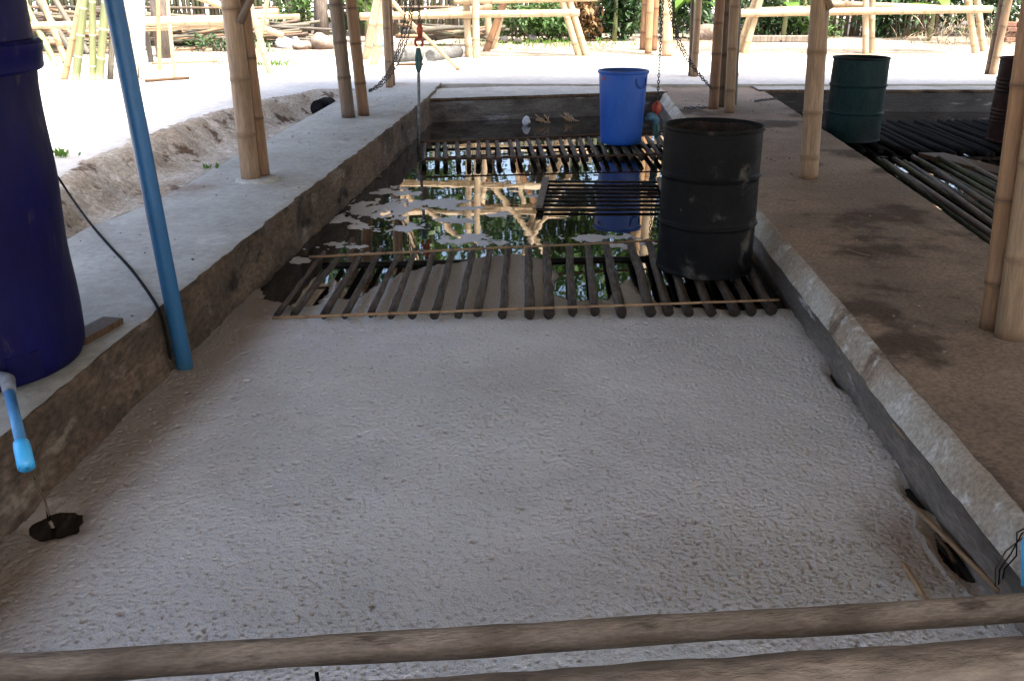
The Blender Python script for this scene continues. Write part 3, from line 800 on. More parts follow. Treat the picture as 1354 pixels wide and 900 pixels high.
def cable():
    px = [(40, 190, .72), (70, 225, .55), (95, 262, LZ + .03), (120, 296, LZ + .012), (145, 325, LZ + .012), (170, 352, LZ + .012), (188, 375, LZ + .014), (203, 397, LZ + .014), (211, 412, LZ + .01)]
    pts = [P(*q) for q in px]
    pts += [V((-1.635, 4.17, .25)), V((-1.632, 4.18, .1)), P(226, 492, -.05)]
    # smooth (Catmull-Rom)
    out = []
    for i in range(len(pts) - 1):
        p0, p1, p2, p3 = pts[max(i - 1, 0)], pts[i], pts[i + 1], pts[min(i + 2, len(pts) - 1)]
        for k in range(6):
            t = k / 6
            out.append(.5 * ((2 * p1) + (p2 - p0) * t + (2 * p0 - 5 * p1 + 4 * p2 - p3) * t * t + (3 * p1 - p0 - 3 * p2 + p3) * t ** 3))
    out.append(pts[-1])
    mb = MB(); mb.tube(out, .0075, 8)
    single('black_cable', mb, 'rubber', 'thin black cable running over the left ledge and down into the foam', 'cable', pts[3])
cable()
mb = MB(); a, b = P(118, 449, LZ + .012), P(166, 421, LZ + .012); dd = b - a
mb.box((a + b) / 2 + V((-.05, -.02, 0)), (dd.length * 1.05, .10, .03), (0, .02, math.atan2(dd.y, dd.x)))
sharpen(single('plank', mb, 'stickdark', 'short dark plank lying on the ledge beside the blue tank', 'plank', a))

# ------------------------------------------------------------------ roof (casts the shade)
XL, XR, XM = -3.15, 9.2, 2.9
ZE, ZM = 2.6, 5.0
YB0, YB1 = -5.5, 13.9
def roof_z(x): return ZE + (ZM - ZE) * (1 - abs(x - XM) / ((XM - XL) if x < XM else (XR - XM)))
def roof():
    root = thing('thatched_roof', 'brown thatched gable roof standing over both pools on bamboo posts', 'roof', (XM, 4, ZM))
    for xe in (XL, XR):
        rows = []
        for y in np.linspace(YB0, YB1, 40):
            rows.append([V((XM + (xe - XM) * k / 14, y, ZM + (ZE - ZM) * k / 14)) for k in range(15)])
        o = sweep_sheet('roof_slope', rows, 'thatch', root, .02, 3, 2)
        md = o.modifiers.new('thick', 'SOLIDIFY'); md.thickness = .14; md.offset = 0
    mb = MB()
    for x in (XL + .5, XM, XR - .5):
        mb.bamboo((x, YB0, roof_z(x) - .16), (x, YB1, roof_z(x) - .16), .05, .05, .4, 8)
    mb.build('purlin', 'bambrown', root)
roof()

# ------------------------------------------------------------------ bamboo posts of the shed
def pole_from(base, top_px, extra=None, z_to=None):
    """straight pole from a base point through a sighted point at the same depth, up to the roof"""
    t = AY(*top_px, base.y); d = (t - base)
    zt = z_to or 3.0
    if z_to is None:
        for _ in range(4):
            q = base + d * ((zt - base.z) / d.z); zt = roof_z(q.x) - .02
            if q.y > YB1: zt = 2.9
    return base + d * ((zt - base.z) / d.z)
def post(label, poles, extra=(), disc=None, gap=.42):
    b0 = poles[0][0]
    root = thing('bamboo_post', label, 'post', b0, 'bamboo posts holding up the roof')
    for (b, t, r, m) in poles:
        mb = MB(); mb.bamboo(b - V((0, 0, .01)), pole_from(b, t), r, r * .9, gap, 14, .008); mb.build('pole', m, root)
    for (a, b, r, m) in extra:
        mb = MB(); mb.bamboo(a, b, r, r * .9, gap, 10); mb.build('brace', m, root)
    if disc:
        mb = MB(); mb.lathe([(disc + .01, -.02), (disc, .012), (disc - .012, .022), (.05, .024), (.002, .024)], disc_c(b0), 36, .01); mb.build('footing', 'concrete', root)
    return root
def disc_c(b): return V((b.x + .045, b.y + .02, b.z))
a = P(332, 239, LZ)
post('thick tan bamboo post pair set in a round footing on the left ledge',
     [(a, (303.5, 0), .072, 'bam'), (P(346, 236, LZ) + V((0, .03, 0)), (321, 0), .058, 'bambrown')],
     [(AY(317, 30, a.y - .06), AY(345, -30, a.y - .06), .028, 'bamdark')], disc=.155)
post('dark bamboo post pair at the far end of the left ledge',
     [(P(461, 155, LZ), (443, 0), .074, 'bamdark'), (P(481, 152, LZ), (464, 0), .064, 'bambrown')])
a = P(515, 116, GZ)
post('thin bamboo post pair at the back left corner of the pool',
     [(a, (509, 0), .052, 'bam'), (P(519.5, 114, GZ), (515, 0), .035, 'bambrown')])
post('cluster of brown bamboo and grey timber posts standing behind the black drum',
     [(P(943, 144, RZ), (953, 0), .062, 'bambrown'), (P(964, 149, RZ), (971, 0), .060, 'bam'), (P(955, 141, RZ), (961, 0), .095, 'bamdark'), (P(966, 139, RZ) + V((0, .05, 0)), (971, 0), .09, 'bamgrey')])
a = P(1069, 235, RZ)
post('single tan bamboo post on the walkway in front of the green drum', [(a, (1084, 0), .074, 'bam')],
     [(AY(1083, -22, a.y - .05), AY(1099, 12, a.y - .07), .03, 'bam')])
post('thin bamboo post pair on the sunlit ground behind the walkway',
     [(P(917.5, 101, GZ), (924.5, 0), .055, 'bam'), (P(912.5, 100, GZ), (915, 0), .03, 'bamdark')])
post('leaning bamboo post pair at the back of the right hand pool',
     [(P(1312, 99, GZ), (1334, 0), .055, 'bam'), (P(1305, 98, GZ), (1325, 0), .04, 'bamdark')])
post('pair of bamboo posts on the walkway at the right edge of the photo',
     [(P(1335, 444, RZ), (1362, 250), .064, 'bam'), (P(1311, 433, RZ), (1337, 250), .052, 'bambrown')])

# ------------------------------------------------------------------ hoist chains
def chain_mb(pts, link=.042, w=.011, wire=.005):
    mb = MB(); pts = [V(p) for p in pts]
    seg = [0]
    for i in range(1, len(pts)): seg.append(seg[-1] + (pts[i] - pts[i - 1]).length)
    n = int(seg[-1] / (link * .78))
    for k in range(n):
        s = (k + .5) / n * seg[-1]; i = max(j for j in range(len(seg)) if seg[j] <= s); i = min(i, len(pts) - 2)
        t = (s - seg[i]) / max(1e-6, seg[i + 1] - seg[i]); c = pts[i].lerp(pts[i + 1], t); d = (pts[i + 1] - pts[i]).normalized()
        a = d.cross(V((.2, 1, .1))).normalized(); b = d.cross(a)
        if k % 2: a = b
        loop = []
        for j in range(9):
            th = 2 * math.pi * j / 8
            loop.append(c + d * (math.cos(th) * link * .5) + a * (math.sin(th) * w))
        mb.tube(loop, wire, 5, False)
    return mb
def hoist(label, x_px, foot_px, ctop, hook_y, bundle_y, loop_pts, bundle_x=None):
    foot = P(*foot_px, 0.0); Y = foot.y
    ct = AY(x_px, ctop, Y)
    root = thing('hoist_chain', label, 'chain hoist', foot, 'chain hoists hanging over the far raft')
    hk = AY(x_px - 1, hook_y[0], Y); hb = AY(x_px - 2, hook_y[1], Y)
    top = V((hk.x, Y, roof_z(hk.x) - .1))
    chain_mb([top, hk]).build('load_chain', 'chain', root)
    mb = MB()                                       # red hook block
    mb.tube([hk + V((0, 0, .05)), hk, hk - V((0, 0, .05)), hk - V((0, 0, .10))], [.016, .034, .032, .016], 10)
    ring = [hb + V((.04 * math.cos(R(q)), 0, .045 * math.sin(R(q)) + .03)) for q in range(-60, 250, 20)]
    mb.tube(ring, .014, 8); mb.build('hook', 'red', root)
    mb = MB(); bb, be = AY(x_px - 3, bundle_y[0], Y), AY(x_px - 2.5, bundle_y[1], Y)
    for k in range(5):
        o = V((.018 * math.cos(k * 1.3), .018 * math.sin(k * 1.3), 0)); mb.tube([bb + o * .4, bb.lerp(be, .4) + o * 1.5, bb.lerp(be, .8) + o * 1.2, be], .016, 7)
    mb.build('sling', 'teal', root)
    mb = MB(); mb.tube([be + V((0, 0, .05)), be, be.lerp(foot, .5) + V((.006, 0, 0)), foot - V((0, 0, .05))], .016, 8); mb.build('lifting_rope', 'rope', root)
    for q in loop_pts:
        pts = [AY(x, y, Y + dy) for x, y, dy in q]
        pts.insert(0, pts[0] + (pts[0] - pts[1]).normalized() * 1.2)
        out = []
        for i in range(len(pts) - 1):
            p0, p1, p2, p3 = pts[max(i - 1, 0)], pts[i], pts[i + 1], pts[min(i + 2, len(pts) - 1)]
            for k in range(5):
                t = k / 5; out.append(.5 * ((2 * p1) + (p2 - p0) * t + (2 * p0 - 5 * p1 + 4 * p2 - p3) * t * t + (3 * p1 - p0 - 3 * p2 + p3) * t ** 3))
        out.append(pts[-1])
        chain_mb(out, .042, .010, .0045).build('hand_chain', 'chain', root)
hoist('hoist chain with red hook and grey rope hanging by the left ledge', 556, (553, 194), 0, (38, 60), (64, 96),
      [[(543, 0, 0), (540, 30, 0), (531, 60, 0), (519, 90, 0), (503, 111, 0), (488, 121, .05)], [(546, 0, .1), (543, 35, .1), (535, 62, .1), (523, 90, .1), (506, 112, .1), (488, 121, .05)],
       [(537, 0, .05), (534, 32, .05), (527, 62, .05), (517, 88, .05), (502, 110, .05), (488, 120, .05)]])
hoist('hoist chain with red hook hanging between the blue bin and the black drum', 870, (873, 200), 0, (140, 146), (158, 182),
      [[(887, 0, 0), (892, 30, 0), (901, 58, 0), (914, 82, 0), (930, 104, 0), (942, 117, .05)], [(884, 0, .1), (889, 32, .1), (897, 58, .1), (911, 83, .1), (929, 105, .1), (942, 118, .05)]])
mb = MB(); q = P(864, 162, .42); q = AY(862, 154, P(873, 200, 0).y)
mb.rock(q, .058, .7, 3); mb.rock(q + V((.05, 0, -.05)), .04, 1.2, 4); mb.rock(q + V((-.05, 0, -.02)), .03, .8, 5); single('cloth_bundle', mb, 'clothblue', 'pale blue cloth knotted onto the hook beside the blue bin', 'cloth', q)

# coiled chain ends lying on the concrete
for (a, b, lab, kd) in (((905, 143), (936, 142), 'short length of black chain lying on the walkway behind the black drum', RZ),
                       ((998, 134), (1027, 130), 'short dark stick of rope lying at the corner of the right hand pool', RZ)):
    p0, p1 = P(*a, kd + .015), P(*b, kd + .015)
    mb = chain_mb([p0, p0.lerp(p1, .3) + V((0, .02, 0)), p0.lerp(p1, .7) - V((0, .015, 0)), p1], .045, .013, .006)
    single('chain_end', mb, 'chain', lab, 'chain', p0)

# ------------------------------------------------------------------ front rails
def rail(pa, pb, z, r, m, label, name, over=1.0, seed=1):
    a, b = P(*pa, z), P(*pb, z); d = (b - a).normalized(); a = a - d * over; b = b + d * over
    mb = MB(); n = 46; pts, rr = [], []
    for i in range(n + 1):
        t = i / n; q = V((t * 6, seed, 0))
        pts.append(a.lerp(b, t) + V((0, .008 * mnoise.noise(q), .012 * mnoise.noise(q + V((5, 0, 0)))))); rr.append(r * (1 + .07 * mnoise.noise(q * 2)))
    mk = [0] * (n + 1)
    for i in range(4, n, 9):
        rr[i] *= 1.05; mk[i] = .5
    mb.tube(pts, rr, 20, True, mk, wob=.10)
    return single(name, mb, m, label, 'log', a)
rail((0, 885), (1354, 805), .30, .036, 'rail', 'long slim grey brown log laid across the front of the pool', 'barrier_log', seed=3)
rail((430, 944), (1354, 878), .30, .062, 'muddy', 'thicker mud crusted log in the bottom right corner in front of the slim log', 'barrier_log', 1.2, seed=8)
q = P(416, 880, .29)
mb = MB(); mb.tube([q + V((0, .012, -.03)), q + V((.002, .01, -.06)), q + V((0, .005, -.14))], .005, 8); single('iron_peg', mb, 'rubber', 'thin dark iron peg under the slim front log', 'peg', q)

# ------------------------------------------------------------------ loose things at the right wall
def stick(pa, za, pb, zb, r, m, label, cat='stick', name='loose_stick'):
    a, b = P(*pa, za), P(*pb, zb); mb = MB(); mb.tube(sag(a, b, 8, .006, rnd.random() * 9), [r * .8, r, r, r * 1.05, r, r, r, r, r * .9], 8, True, [.6, 0, 0, 0, 0, 0, 0, 0, .6], wob=.15)
    return single(name, mb, m, label, cat, a)
stick((1196, 656), .03, (1322, 782), .06, .009, 'stick', 'long thin tan stick lying on the foam along the right wall')
stick((1192, 742), .02, (1224, 790), .03, .007, 'bamorange', 'short yellowish stick poking from the foam just behind the slim front log')
stick((1236, 705), .02, (1264, 744), .015, .007, 'stickdark', 'short dark brown stick half sunk in the foam by the right wall')
stick((503, 215), .02, (515, 195), .04, .008, 'bamgrey', 'short grey splinter leaning at the far end of the left pool wall')
stick((505, 233), .012, (470, 231), .014, .010, 'bamgrey', 'grey splinter floating by the left wall beyond the foam')
for k in range(3):
    a = P(1358, 706, .30); pts = [a + V((.05, .02 * k, .02)), a + V((-.012 * k, .005 * k, .0)), P(1330 + 7 * k, 728 + 3 * k, .25), P(1316 + 6 * k, 752, .16), P(1316 + 4 * k, 776, .06)]
    mb = MB(); mb.tube(pts, .0022, 6)
    single('thin_wire', mb, ('stickdark', 'rubber', 'rubber')[k], 'thin wire looping over the right wall beside the end of the tan stick', 'wire', a, 'wires looping over the right wall')
mb = MB(); a = P(1366, 722, .30); b = P(1366, 775, .20)
mb.tube([a + V((.03, .05, .03)), a, b, b + V((0, 0, -.001)), b + V((0, 0, .02))], [.028, .03, .03, .024, .024], 18); single('pipe_end', mb, 'pvclight', 'light blue plastic pipe end cut off by the right edge of the photo', 'pipe', a)
q = P(696, 160, .05); mb = MB(); mb.rock(q, .05, 1.1, 7); single('white_lump', mb, 'bagwhite', 'small white lump at the foot of the back pool wall', 'debris', q)
for k, (x, y) in enumerate(((722, 163), (757, 160))):
    q = P(x, y, .02); mb = MB()
    for j in range(14 if k else 7): 
        mb.tube([q + V((rnd.uniform(-.09, .09), rnd.uniform(-.05, .05), 0)), q + V((rnd.uniform(-.16, .05), rnd.uniform(-.05, .1), rnd.uniform(.02, .11)))], .006, 5)
    single('straw_tuft', mb, 'bamorange', ('small tuft of yellow straw', 'larger tuft of yellow straw')[k] + ' at the foot of the back pool wall', 'straw', q)

# ------------------------------------------------------------------ drain pipe end by the trench
q = P(421, 144, .27)
mb = MB(); d = V((-.1, -1, .0)).normalized()
mb.tube([q - d * .35, q, q + d * .004, q - d * .01, q - d * .5], [.10, .10, .095, .082, .08], 24); mb.tube([q + d * .001, q + d * .012], [.105, .10], 24, False); single('drain_pipe', mb, 'rubber', 'black drain pipe end poking out beside the left ledge by the dirt bank', 'pipe', q)

# ------------------------------------------------------------------ bamboo drying trestles in the yard
def gp(x, y): return P(x, y, GZ)
def leg(root, foot, top, r, m, zt=3.2, dY=0.0, name='leg'):
    b = gp(*foot); t = AY(*top, b.y + dY); d = t - b
    e = b + d * ((zt - b.z) / d.z)
    mb = MB(); mb.bamboo(b - V((0, 0, .03)), e, r, r * .9, .42, 10, .012); return mb.build(name, m, root)
def beam(root, a, b, Y0, Y1, r, m, name='rail'):
    p, q = AY(*a, Y0), AY(*b, Y1)
    mb = MB(); mb.bamboo(p, q, r, r * .92, .45, 10, .01); return mb.build(name, m, root)

t = thing('bamboo_trestle', 'pale bamboo trestle frame in the middle of the yard behind the pool', 'trestle', gp(625, 76), 'bamboo trestle frames in the yard')
Yc = gp(625, 76).y
for f, tp in (((483, 79), (498, 0)), ((494, 86), (507, 0)), ((620, 76), (617, 0)), ((630, 78), (628, 0)), ((766, 74), (743, 0)), ((776, 74), (752, 0))):
    leg(t, f, tp, .068 if f[0] > 600 else .075, 'bampale')
leg(t, (648, 63), (643, 0), .07, 'bampale'); leg(t, (642, 68), (668, 0), .075, 'bambrown'); leg(t, (652, 65), (674, -30), .06, 'bampale')
beam(t, (476, 22), (766, 17), Yc - .1, Yc - .1, .072, 'bampale'); beam(t, (555, 18), (650, 10), Yc + .3, Yc + .9, .06, 'bampale'); beam(t, (600, 2), (790, -2), Yc - .1, Yc - .1, .06, 'bampale')
def AZ(x, Y, z): return V(((x - 677) / FPX * (Y * CP + (H - z) * SP), Y, z))
for (x0, x1, z, dy) in ((470, 780, 2.05, 0), (480, 760, 2.65, .2), (600, 800, 2.7, .8)):
    mb = MB(); mb.bamboo(AZ(x0, Yc + dy, z), AZ(x1, Yc + dy, z + .05), .07, .062, .45, 10); mb.build('rail', 'bampale', t)
for (x0, z0, x1, z1) in ((640, 2.0, 735, 3.6), (500, 2.0, 600, 3.2), (760, 1.9, 690, 3.6)):
    mb = MB(); mb.bamboo(AZ(x0, Yc + .15, z0), AZ(x1, Yc + .15, z1), .06, .055, .45, 10); mb.build('brace', 'bampale', t)

t = thing('bamboo_trestle', 'pale bamboo trestle frame on the right behind the green drum', 'trestle', gp(1145, 71), 'bamboo trestle frames in the yard')
Yr = gp(1145, 71).y
for f, tp in (((975, 70), (999, 0)), ((984, 71), (1006, 0)), ((1145, 71), (1145.5, 0)), ((1152.5, 70), (1154, 0)), ((1290, 71), (1281, 0)), ((1301, 69), (1292, 0))):
    leg(t, f, tp, .065, 'bampale')
leg(t, (1072, 45), (1064, 0), .06, 'bampale')
beam(t, (966, 18), (1311, 12.5), Yr - .1, Yr - .1, .075, 'bampale'); beam(t, (1085, 4), (1275, 12), Yr + .3, Yr + .3, .062, 'bampale'); beam(t, (985, 14), (1075, 11), Yr + .5, Yr + .9, .055, 'bampale')
for z in (2.05, 2.7):
    mb = MB(); mb.bamboo(AZ(960, Yr, z), AZ(1320, Yr, z), .068, .06, .45, 10); mb.build('rail', 'bampale', t)

t = thing('bamboo_trestle', 'low bamboo trestle stacked with pale poles on the left of the yard', 'trestle', gp(355, 98), 'bamboo trestle frames in the yard')
Yl = 17.2
beam(t, (20, 34.5), (300, 28), Yl, Yl, .062, 'bampale'); beam(t, (190, 26), (396, 22), Yl + .3, Yl + .3, .048, 'bampale'); beam(t, (90, 43), (318, 34), Yl + .2, Yl + .2, .036, 'bampale')
beam(t, (190, 31), (355, 29), Yl + .1, Yl + .1, .05, 'bampale'); beam(t, (300, 20), (368, 16), Yl + .4, Yl + .4, .07, 'bampale'); beam(t, (335, 32), (373, 47), Yl - .1, Yl - .6, .055, 'bampale'); beam(t, (240, -12), (310, 14), Yl, Yl, .065, 'bampale')
leg(t, (358, 97), (332, 10), .052, 'bampale', 1.55); leg(t, (335, 90), (352, 6), .04, 'bampale', 1.6)
leg(t, (231, 105), (222, 0), .030, 'bampale', 2.4); leg(t, (211, 93), (208, 0), .034, 'bamorange', 2.6); leg(t, (200, 82), (190, 20), .05, 'bamgrey', 1.3)

for k, (f, tp, r, m, lab) in enumerate((((85, 106), (108, 0), .05, 'bamorange', 'orange tan bamboo pole leaning left of the green poles'),
        ((100, 107), (112, 0), .06, 'bamgreen', 'leftmost green bamboo pole leaning on the low trestle'), ((123, 107), (122, 0), .052, 'bamgreen', 'middle upright green bamboo pole standing by the low trestle'),
        ((131, 107), (139, 0), .06, 'bamgreen', 'third green bamboo pole, leaning right beside the blue pipe'), ((146, 106), (149, 20), .045, 'bamgrey', 'short greyish brown pole standing next to the blue pipe'))):
    b = gp(*f); tt = AY(*tp, b.y); e = b + (tt - b) * ((2.4 if k < 4 else 1.1) - b.z) / (tt.z - b.z)
    mb = MB(); mb.bamboo(b, e, r, r * .92, .38, 10, .01); single('leaning_pole', mb, m, lab, 'bamboo pole', b, 'poles leaning on the low trestle')
for k, (f, tp, m) in enumerate((((75, 86), (30, 0), 'bamgreen'), ((88, 84), (56, 0), 'bamorange'), ((100, 76), (50, 0), 'bamgrey'), ((118, 72), (73, 0), 'bamgrey'), ((50, 86), (18, 0), 'bamgrey'))):
    b = gp(*f); tt = AY(*tp, b.y + .6); e = b + (tt - b) * (2.6 - b.z) / (tt.z - b.z)
    mb = MB(); mb.bamboo(b, e, .058, .05, .4, 10, .01)
    single('leaning_pole', mb, m, ('greenish', 'reddish tan', 'lighter grey', 'darker grey', 'leftmost grey')[k] + ' weathered pole leaning to the left beside the blue tank', 'bamboo pole', b, 'weathered poles leaning to the left')
root = thing('slab_bundle', 'upright bundle of whitish split bamboo slabs standing right of the blue pipe', 'bundle', gp(183, 106))
b = gp(183, 106)
for k in range(6):
    lo, hi = AY(178 + k * 2.1, 106 - .6 * k % 3, b.y + .02 * (k % 2)), AY(161 + k * 5.4, 0, b.y + .03 * (k % 2)); d = hi - lo
    mb = MB(); mid = lo + d * .75; mb.box(mid, (.074, .02, d.length * 1.5), (0, math.atan2(d.x, d.z), 0)); sharpen(mb.build('slab', 'slab', root))
# three timber posts and one pale post
for k, (f, tp, r, m, lab) in enumerate((((850, 66), (853, 0), .075, 'bambrown', 'leftmost brown timber of the three posts right of the centre trestle'), ((857, 71), (860, 0), .07, 'bamorange', 'middle orange timber of the three posts right of the centre trestle'),
        ((864, 67), (867, 0), .07, 'bambrown', 'rightmost brown timber of the three posts right of the centre trestle'), ((882.5, 74), (881, 0), .105, 'bampale', 'thick pale bamboo post standing behind the hanging chains'))):
    b = gp(*f); tt = AY(*tp, b.y); e = b + (tt - b) * (4.2 - b.z) / (tt.z - b.z)
    mb = MB(); mb.bamboo(b, e, r, r * .9, .5, 12, .006); single('yard_post', mb, m, lab, 'post', b)

# ------------------------------------------------------------------ wood pile
Yp = gp(300, 62).y
def pile(x0, x1, y0, y1, n, Y, lab, grp):
    for i in range(n):
        cx, cy = rnd.uniform(x0, x1), rnd.uniform(y0, y1); w = rnd.uniform(25, 60); s = rnd.uniform(-7, 7)
        dY = rnd.uniform(-.3, .4)
        a, b = AY(cx - w, cy - s, Y + dY), AY(cx + w, cy + s, Y + dY + rnd.uniform(-.3, .3))
        a.z = max(a.z, GZ + .04); b.z = max(b.z, GZ + .04)
        r = rnd.uniform(.024, .05)
        mb = MB(); mb.tube(sag(a, b, 4, .03, i), r, 7, True, [1, 0, 0, 0, 1]); single('pile_stick', mb, rnd.choice(('bamgrey', 'bamdark', 'bamgrey', 'stick')), lab, 'stick', a, grp)
pile(235, 410, 32, 54, 46, Yp, 'dry grey stick in the low wood pile by the left fence', 'sticks of the left wood pile')
pile(570, 622, 34, 50, 16, Yp + .3, 'dry brown stick in the wood pile behind the hanging chain', 'sticks of the wood pile behind the chain')
pile(50, 240, 14, 46, 40, Yp + .9, 'weathered pole in the high stack against the left fence', 'poles of the high stack by the left fence')
pile(90, 250, 38, 60, 34, Yp + .5, 'weathered grey stick in the long low pile behind the leaning poles', 'sticks of the long pile behind the leaning poles')
pile(60, 150, 55, 78, 14, Yp - 1.6, 'pale stick lying on the ground behind the leaning poles', 'sticks lying behind the leaning poles')
for k, (a, b, lab) in enumerate((((228, 66), (272, 64), 'short pale stick on the ground below the left wood pile'), ((200, 84), (288, 81), 'long thin pale stick on the ground in front of the left wood pile'),
                           ((192, 107), (250, 103), 'thin dark stick lying on the white ground left of the thick post'), ((525, 85.5), (560, 85), 'thin dark stick lying by the hanging chain'))):
    p, q = P(*a, GZ + .03), P(*b, GZ + .03); mb = MB(); mb.tube(sag(p, q, 5, .02, k), .022, 7); single('ground_stick', mb, ('stick', 'stick', 'stickdark', 'stickdark')[k], lab, 'stick', p)
mb = MB(); a, b = AY(536, 22, 17.4), P(606, 92, GZ + .02); mb.bamboo(b, a + (a - b) * .3, .03, .026, .4, 8); single('leaning_pole', mb, 'bamorange', 'thin orange pole slanting to the ground behind the hanging red hook', 'bamboo pole', b)
mb = MB(); a, b = AY(512, -8, 17.9), AY(556, 48, 17.9); mb.bamboo(a, b, .03, .026, .4, 8); single('leaning_pole', mb, 'bampale', 'short pale pole slanting beside the thin post pair', 'bamboo pole', b)

# ------------------------------------------------------------------ small yard things
def rock(px, z, r, sq, m, lab, cat='rock', name='rock', seed=0):
    q = P(*px, GZ); mb = MB(); mb.rock(q + V((0, 0, r * sq * .55)), r, sq, seed); return single(name, mb, m, lab, cat, q)
rock((427, 65), 0, .24, .8, 'rock', 'reddish brown rock on the ground left of the dark post pair', seed=2)
rock((402, 65), 0, .22, .5, 'rock', 'low brown clod beside the white litter', seed=3)
rock((666, 57), 0, .12, .8, 'rockdark', 'leftmost dark rock at the foot of the bushes', seed=4)
rock((684, 58), 0, .11, .7, 'rockdark', 'middle dark rock at the foot of the bushes', seed=5)
rock((703, 56), 0, .13, .8, 'rockdark', 'rightmost dark rock at the foot of the bushes', seed=6)
rock((936, 53), 0, .40, .6, 'rock', 'brown mound of earth behind the cluster of posts', 'mound', 'earth_mound', 8)
rock((381, 63), 0, .28, .55, 'bagwhite', 'crumpled white plastic litter on the ground by the left wood pile', 'litter', 'plastic_litter', 11)
rock((503, 62), 0, .23, 1.15, 'bagblue', 'light blue plastic bag behind the trestle leg', 'bag', 'plastic_bag', 12)
for k, (a, b, lab) in enumerate((((522, 83), (557, 81), 'grey concrete pipe lying behind the hanging rope'), ((569, 82), (606, 76), 'shorter grey concrete pipe lying right of the hanging rope'))):
    p, q = P(*a, GZ), P(*b, GZ); p.z = q.z = GZ + .10
    d = (q - p).normalized(); mb = MB(); mb.tube([p, p + d * .02, q - d * .02, q], [.10, .115, .115, .10], 18); sharpen(single('concrete_pipe', mb, 'pipeconc', lab, 'pipe', p))
mb = MB(); a, b = P(985, 52, GZ + .08), P(1070, 51, GZ + .08); mb.box((a + b) / 2, ((b - a).length, .2, .14), (0, 0, 0)); sharpen(single('timber_beam', mb, 'woodgrey', 'grey timber beam lying along the bushes behind the right trestle', 'timber', a))
q = P(1345, 56, GZ); root = thing('brick_stack', 'small stack of reddish bricks at the far right of the yard', 'bricks', q)
for k in range(12):
    mb = MB(); mb.box(q + V((-.22 + .24 * (k % 3), .05 * (k % 2), .06 + .11 * (k // 3))), (.22, .22, .1), (0, 0, rnd.uniform(-.1, .1))); mb.build('brick', 'brick', root, False)
# heap of dry straw
q = gp(1262, 58); mb = MB()
for k in range(420):
    a = rnd.uniform(0, 6.28); rr = rnd.random() ** .6; h = (1 - rr) * .75
    p = q + V((math.cos(a) * rr * 1.3, math.sin(a) * rr * .6, h * rnd.random())); d = V((rnd.uniform(-1, 1), rnd.uniform(-.5, .5), rnd.uniform(-.4, .9))).normalized() * rnd.uniform(.2, .6)
    mb.leaf(p, d, d.length, .025, .2)
single('straw_heap', mb, 'straw', 'heap of dry grey straw below the right end of the right trestle', 'straw', q, smooth=False)

rs = random.Random(5); mb = MB()
for k in range(900):
    x, y = rs.uniform(-12, 12), rs.uniform(16.8, 24) if k % 3 else rs.uniform(19.5, 24)
    a = rs.uniform(0, 6.28); mb.leaf((x, y, GZ + rs.uniform(.02, .07)), (math.cos(a), math.sin(a), rs.uniform(-.1, .3)), rs.uniform(.06, .16), rs.uniform(.03, .06), .1)
single('leaf_litter', mb, 'leafdry', 'dry fallen leaves scattered on the far side of the yard', 'leaf litter', (0, 20, GZ), kind='stuff', smooth=False)
for k, (a, b, lab) in enumerate((((1288, 456), (1301, 492), 'thin straw lying on the walkway near the right post pair'), ((1120, 330), (1150, 338), 'thin straw lying on the walkway left of the right post pair'),
                                 ((1030, 262), (1052, 266), 'thin straw lying on the walkway right of the black drum'), ((1180, 560), (1196, 580), 'thin straw lying near the limed lip of the walkway'))):
    p, q = P(*a, RZ + .012), P(*b, RZ + .012); mb = MB(); mb.tube(sag(p, q, 5, .01, k + 3), .0025, 5); single('straw', mb, 'stick', lab, 'straw', p)
rs = random.Random(15); mb = MB()
for k in range(420):
    y = rs.uniform(2.2, 13); 
    if k % 3: x = rs.uniform(float(interp(RIGHT_IN, y)) + .15, float(interp(RP_IN, y)) - .08); z = RZ
    else: x = rs.uniform(float(interp(LEFT_OUT, y)) + .05, float(interp(LEFT_IN, y)) - .08); z = LZ
    mb.rock((x, y, z + .002), rs.choice((.003, .004, .005, .007, .009)), .7, k, 6, 4)
single('grit', mb, 'rock', 'scattered grit and crumbs lying on the concrete walkways', 'grit', (0, 7, RZ), kind='stuff')
# ------------------------------------------------------------------ fence
def fence(label, x0, x1, Y, z1, m, seed, gap=.0):
    rs = random.Random(seed); root = thing('bamboo_fence', label, 'fence', (x0, Y, GZ))
    mb = MB(); x = x0
    while x < x1:
        w = rs.uniform(.035, .06); h = z1 + rs.uniform(-.25, .25); l = rs.uniform(-.06, .06)
        mb.tube([(x, Y + rs.uniform(-.03, .03), GZ - .05), (x + l, Y + rs.uniform(-.03, .03), GZ + h)], w, 6)
        x += w * 2 * rs.uniform(.95, 1.5)
    mb.build('slats', m, root)
    for z in (.7, 1.7):
        mb = MB(); mb.bamboo((x0, Y - .08, GZ + z), (x1, Y - .08, GZ + z), .035, .03, .5, 8); mb.build('fence_rail', 'bamdark', root)
fence('grey green bamboo slat fence behind the left wood pile', -12.5, -5.0, 24.6, 2.4, 'fencegreen', 1)
fence('brown bamboo slat fence behind the centre trestle', -4.2, 2.2, 24.8, 2.4, 'fence', 2)
fence('dark bamboo slat fence behind the right trestle', 6.2, 10.6, 24.8, 2.4, 'fence', 3)

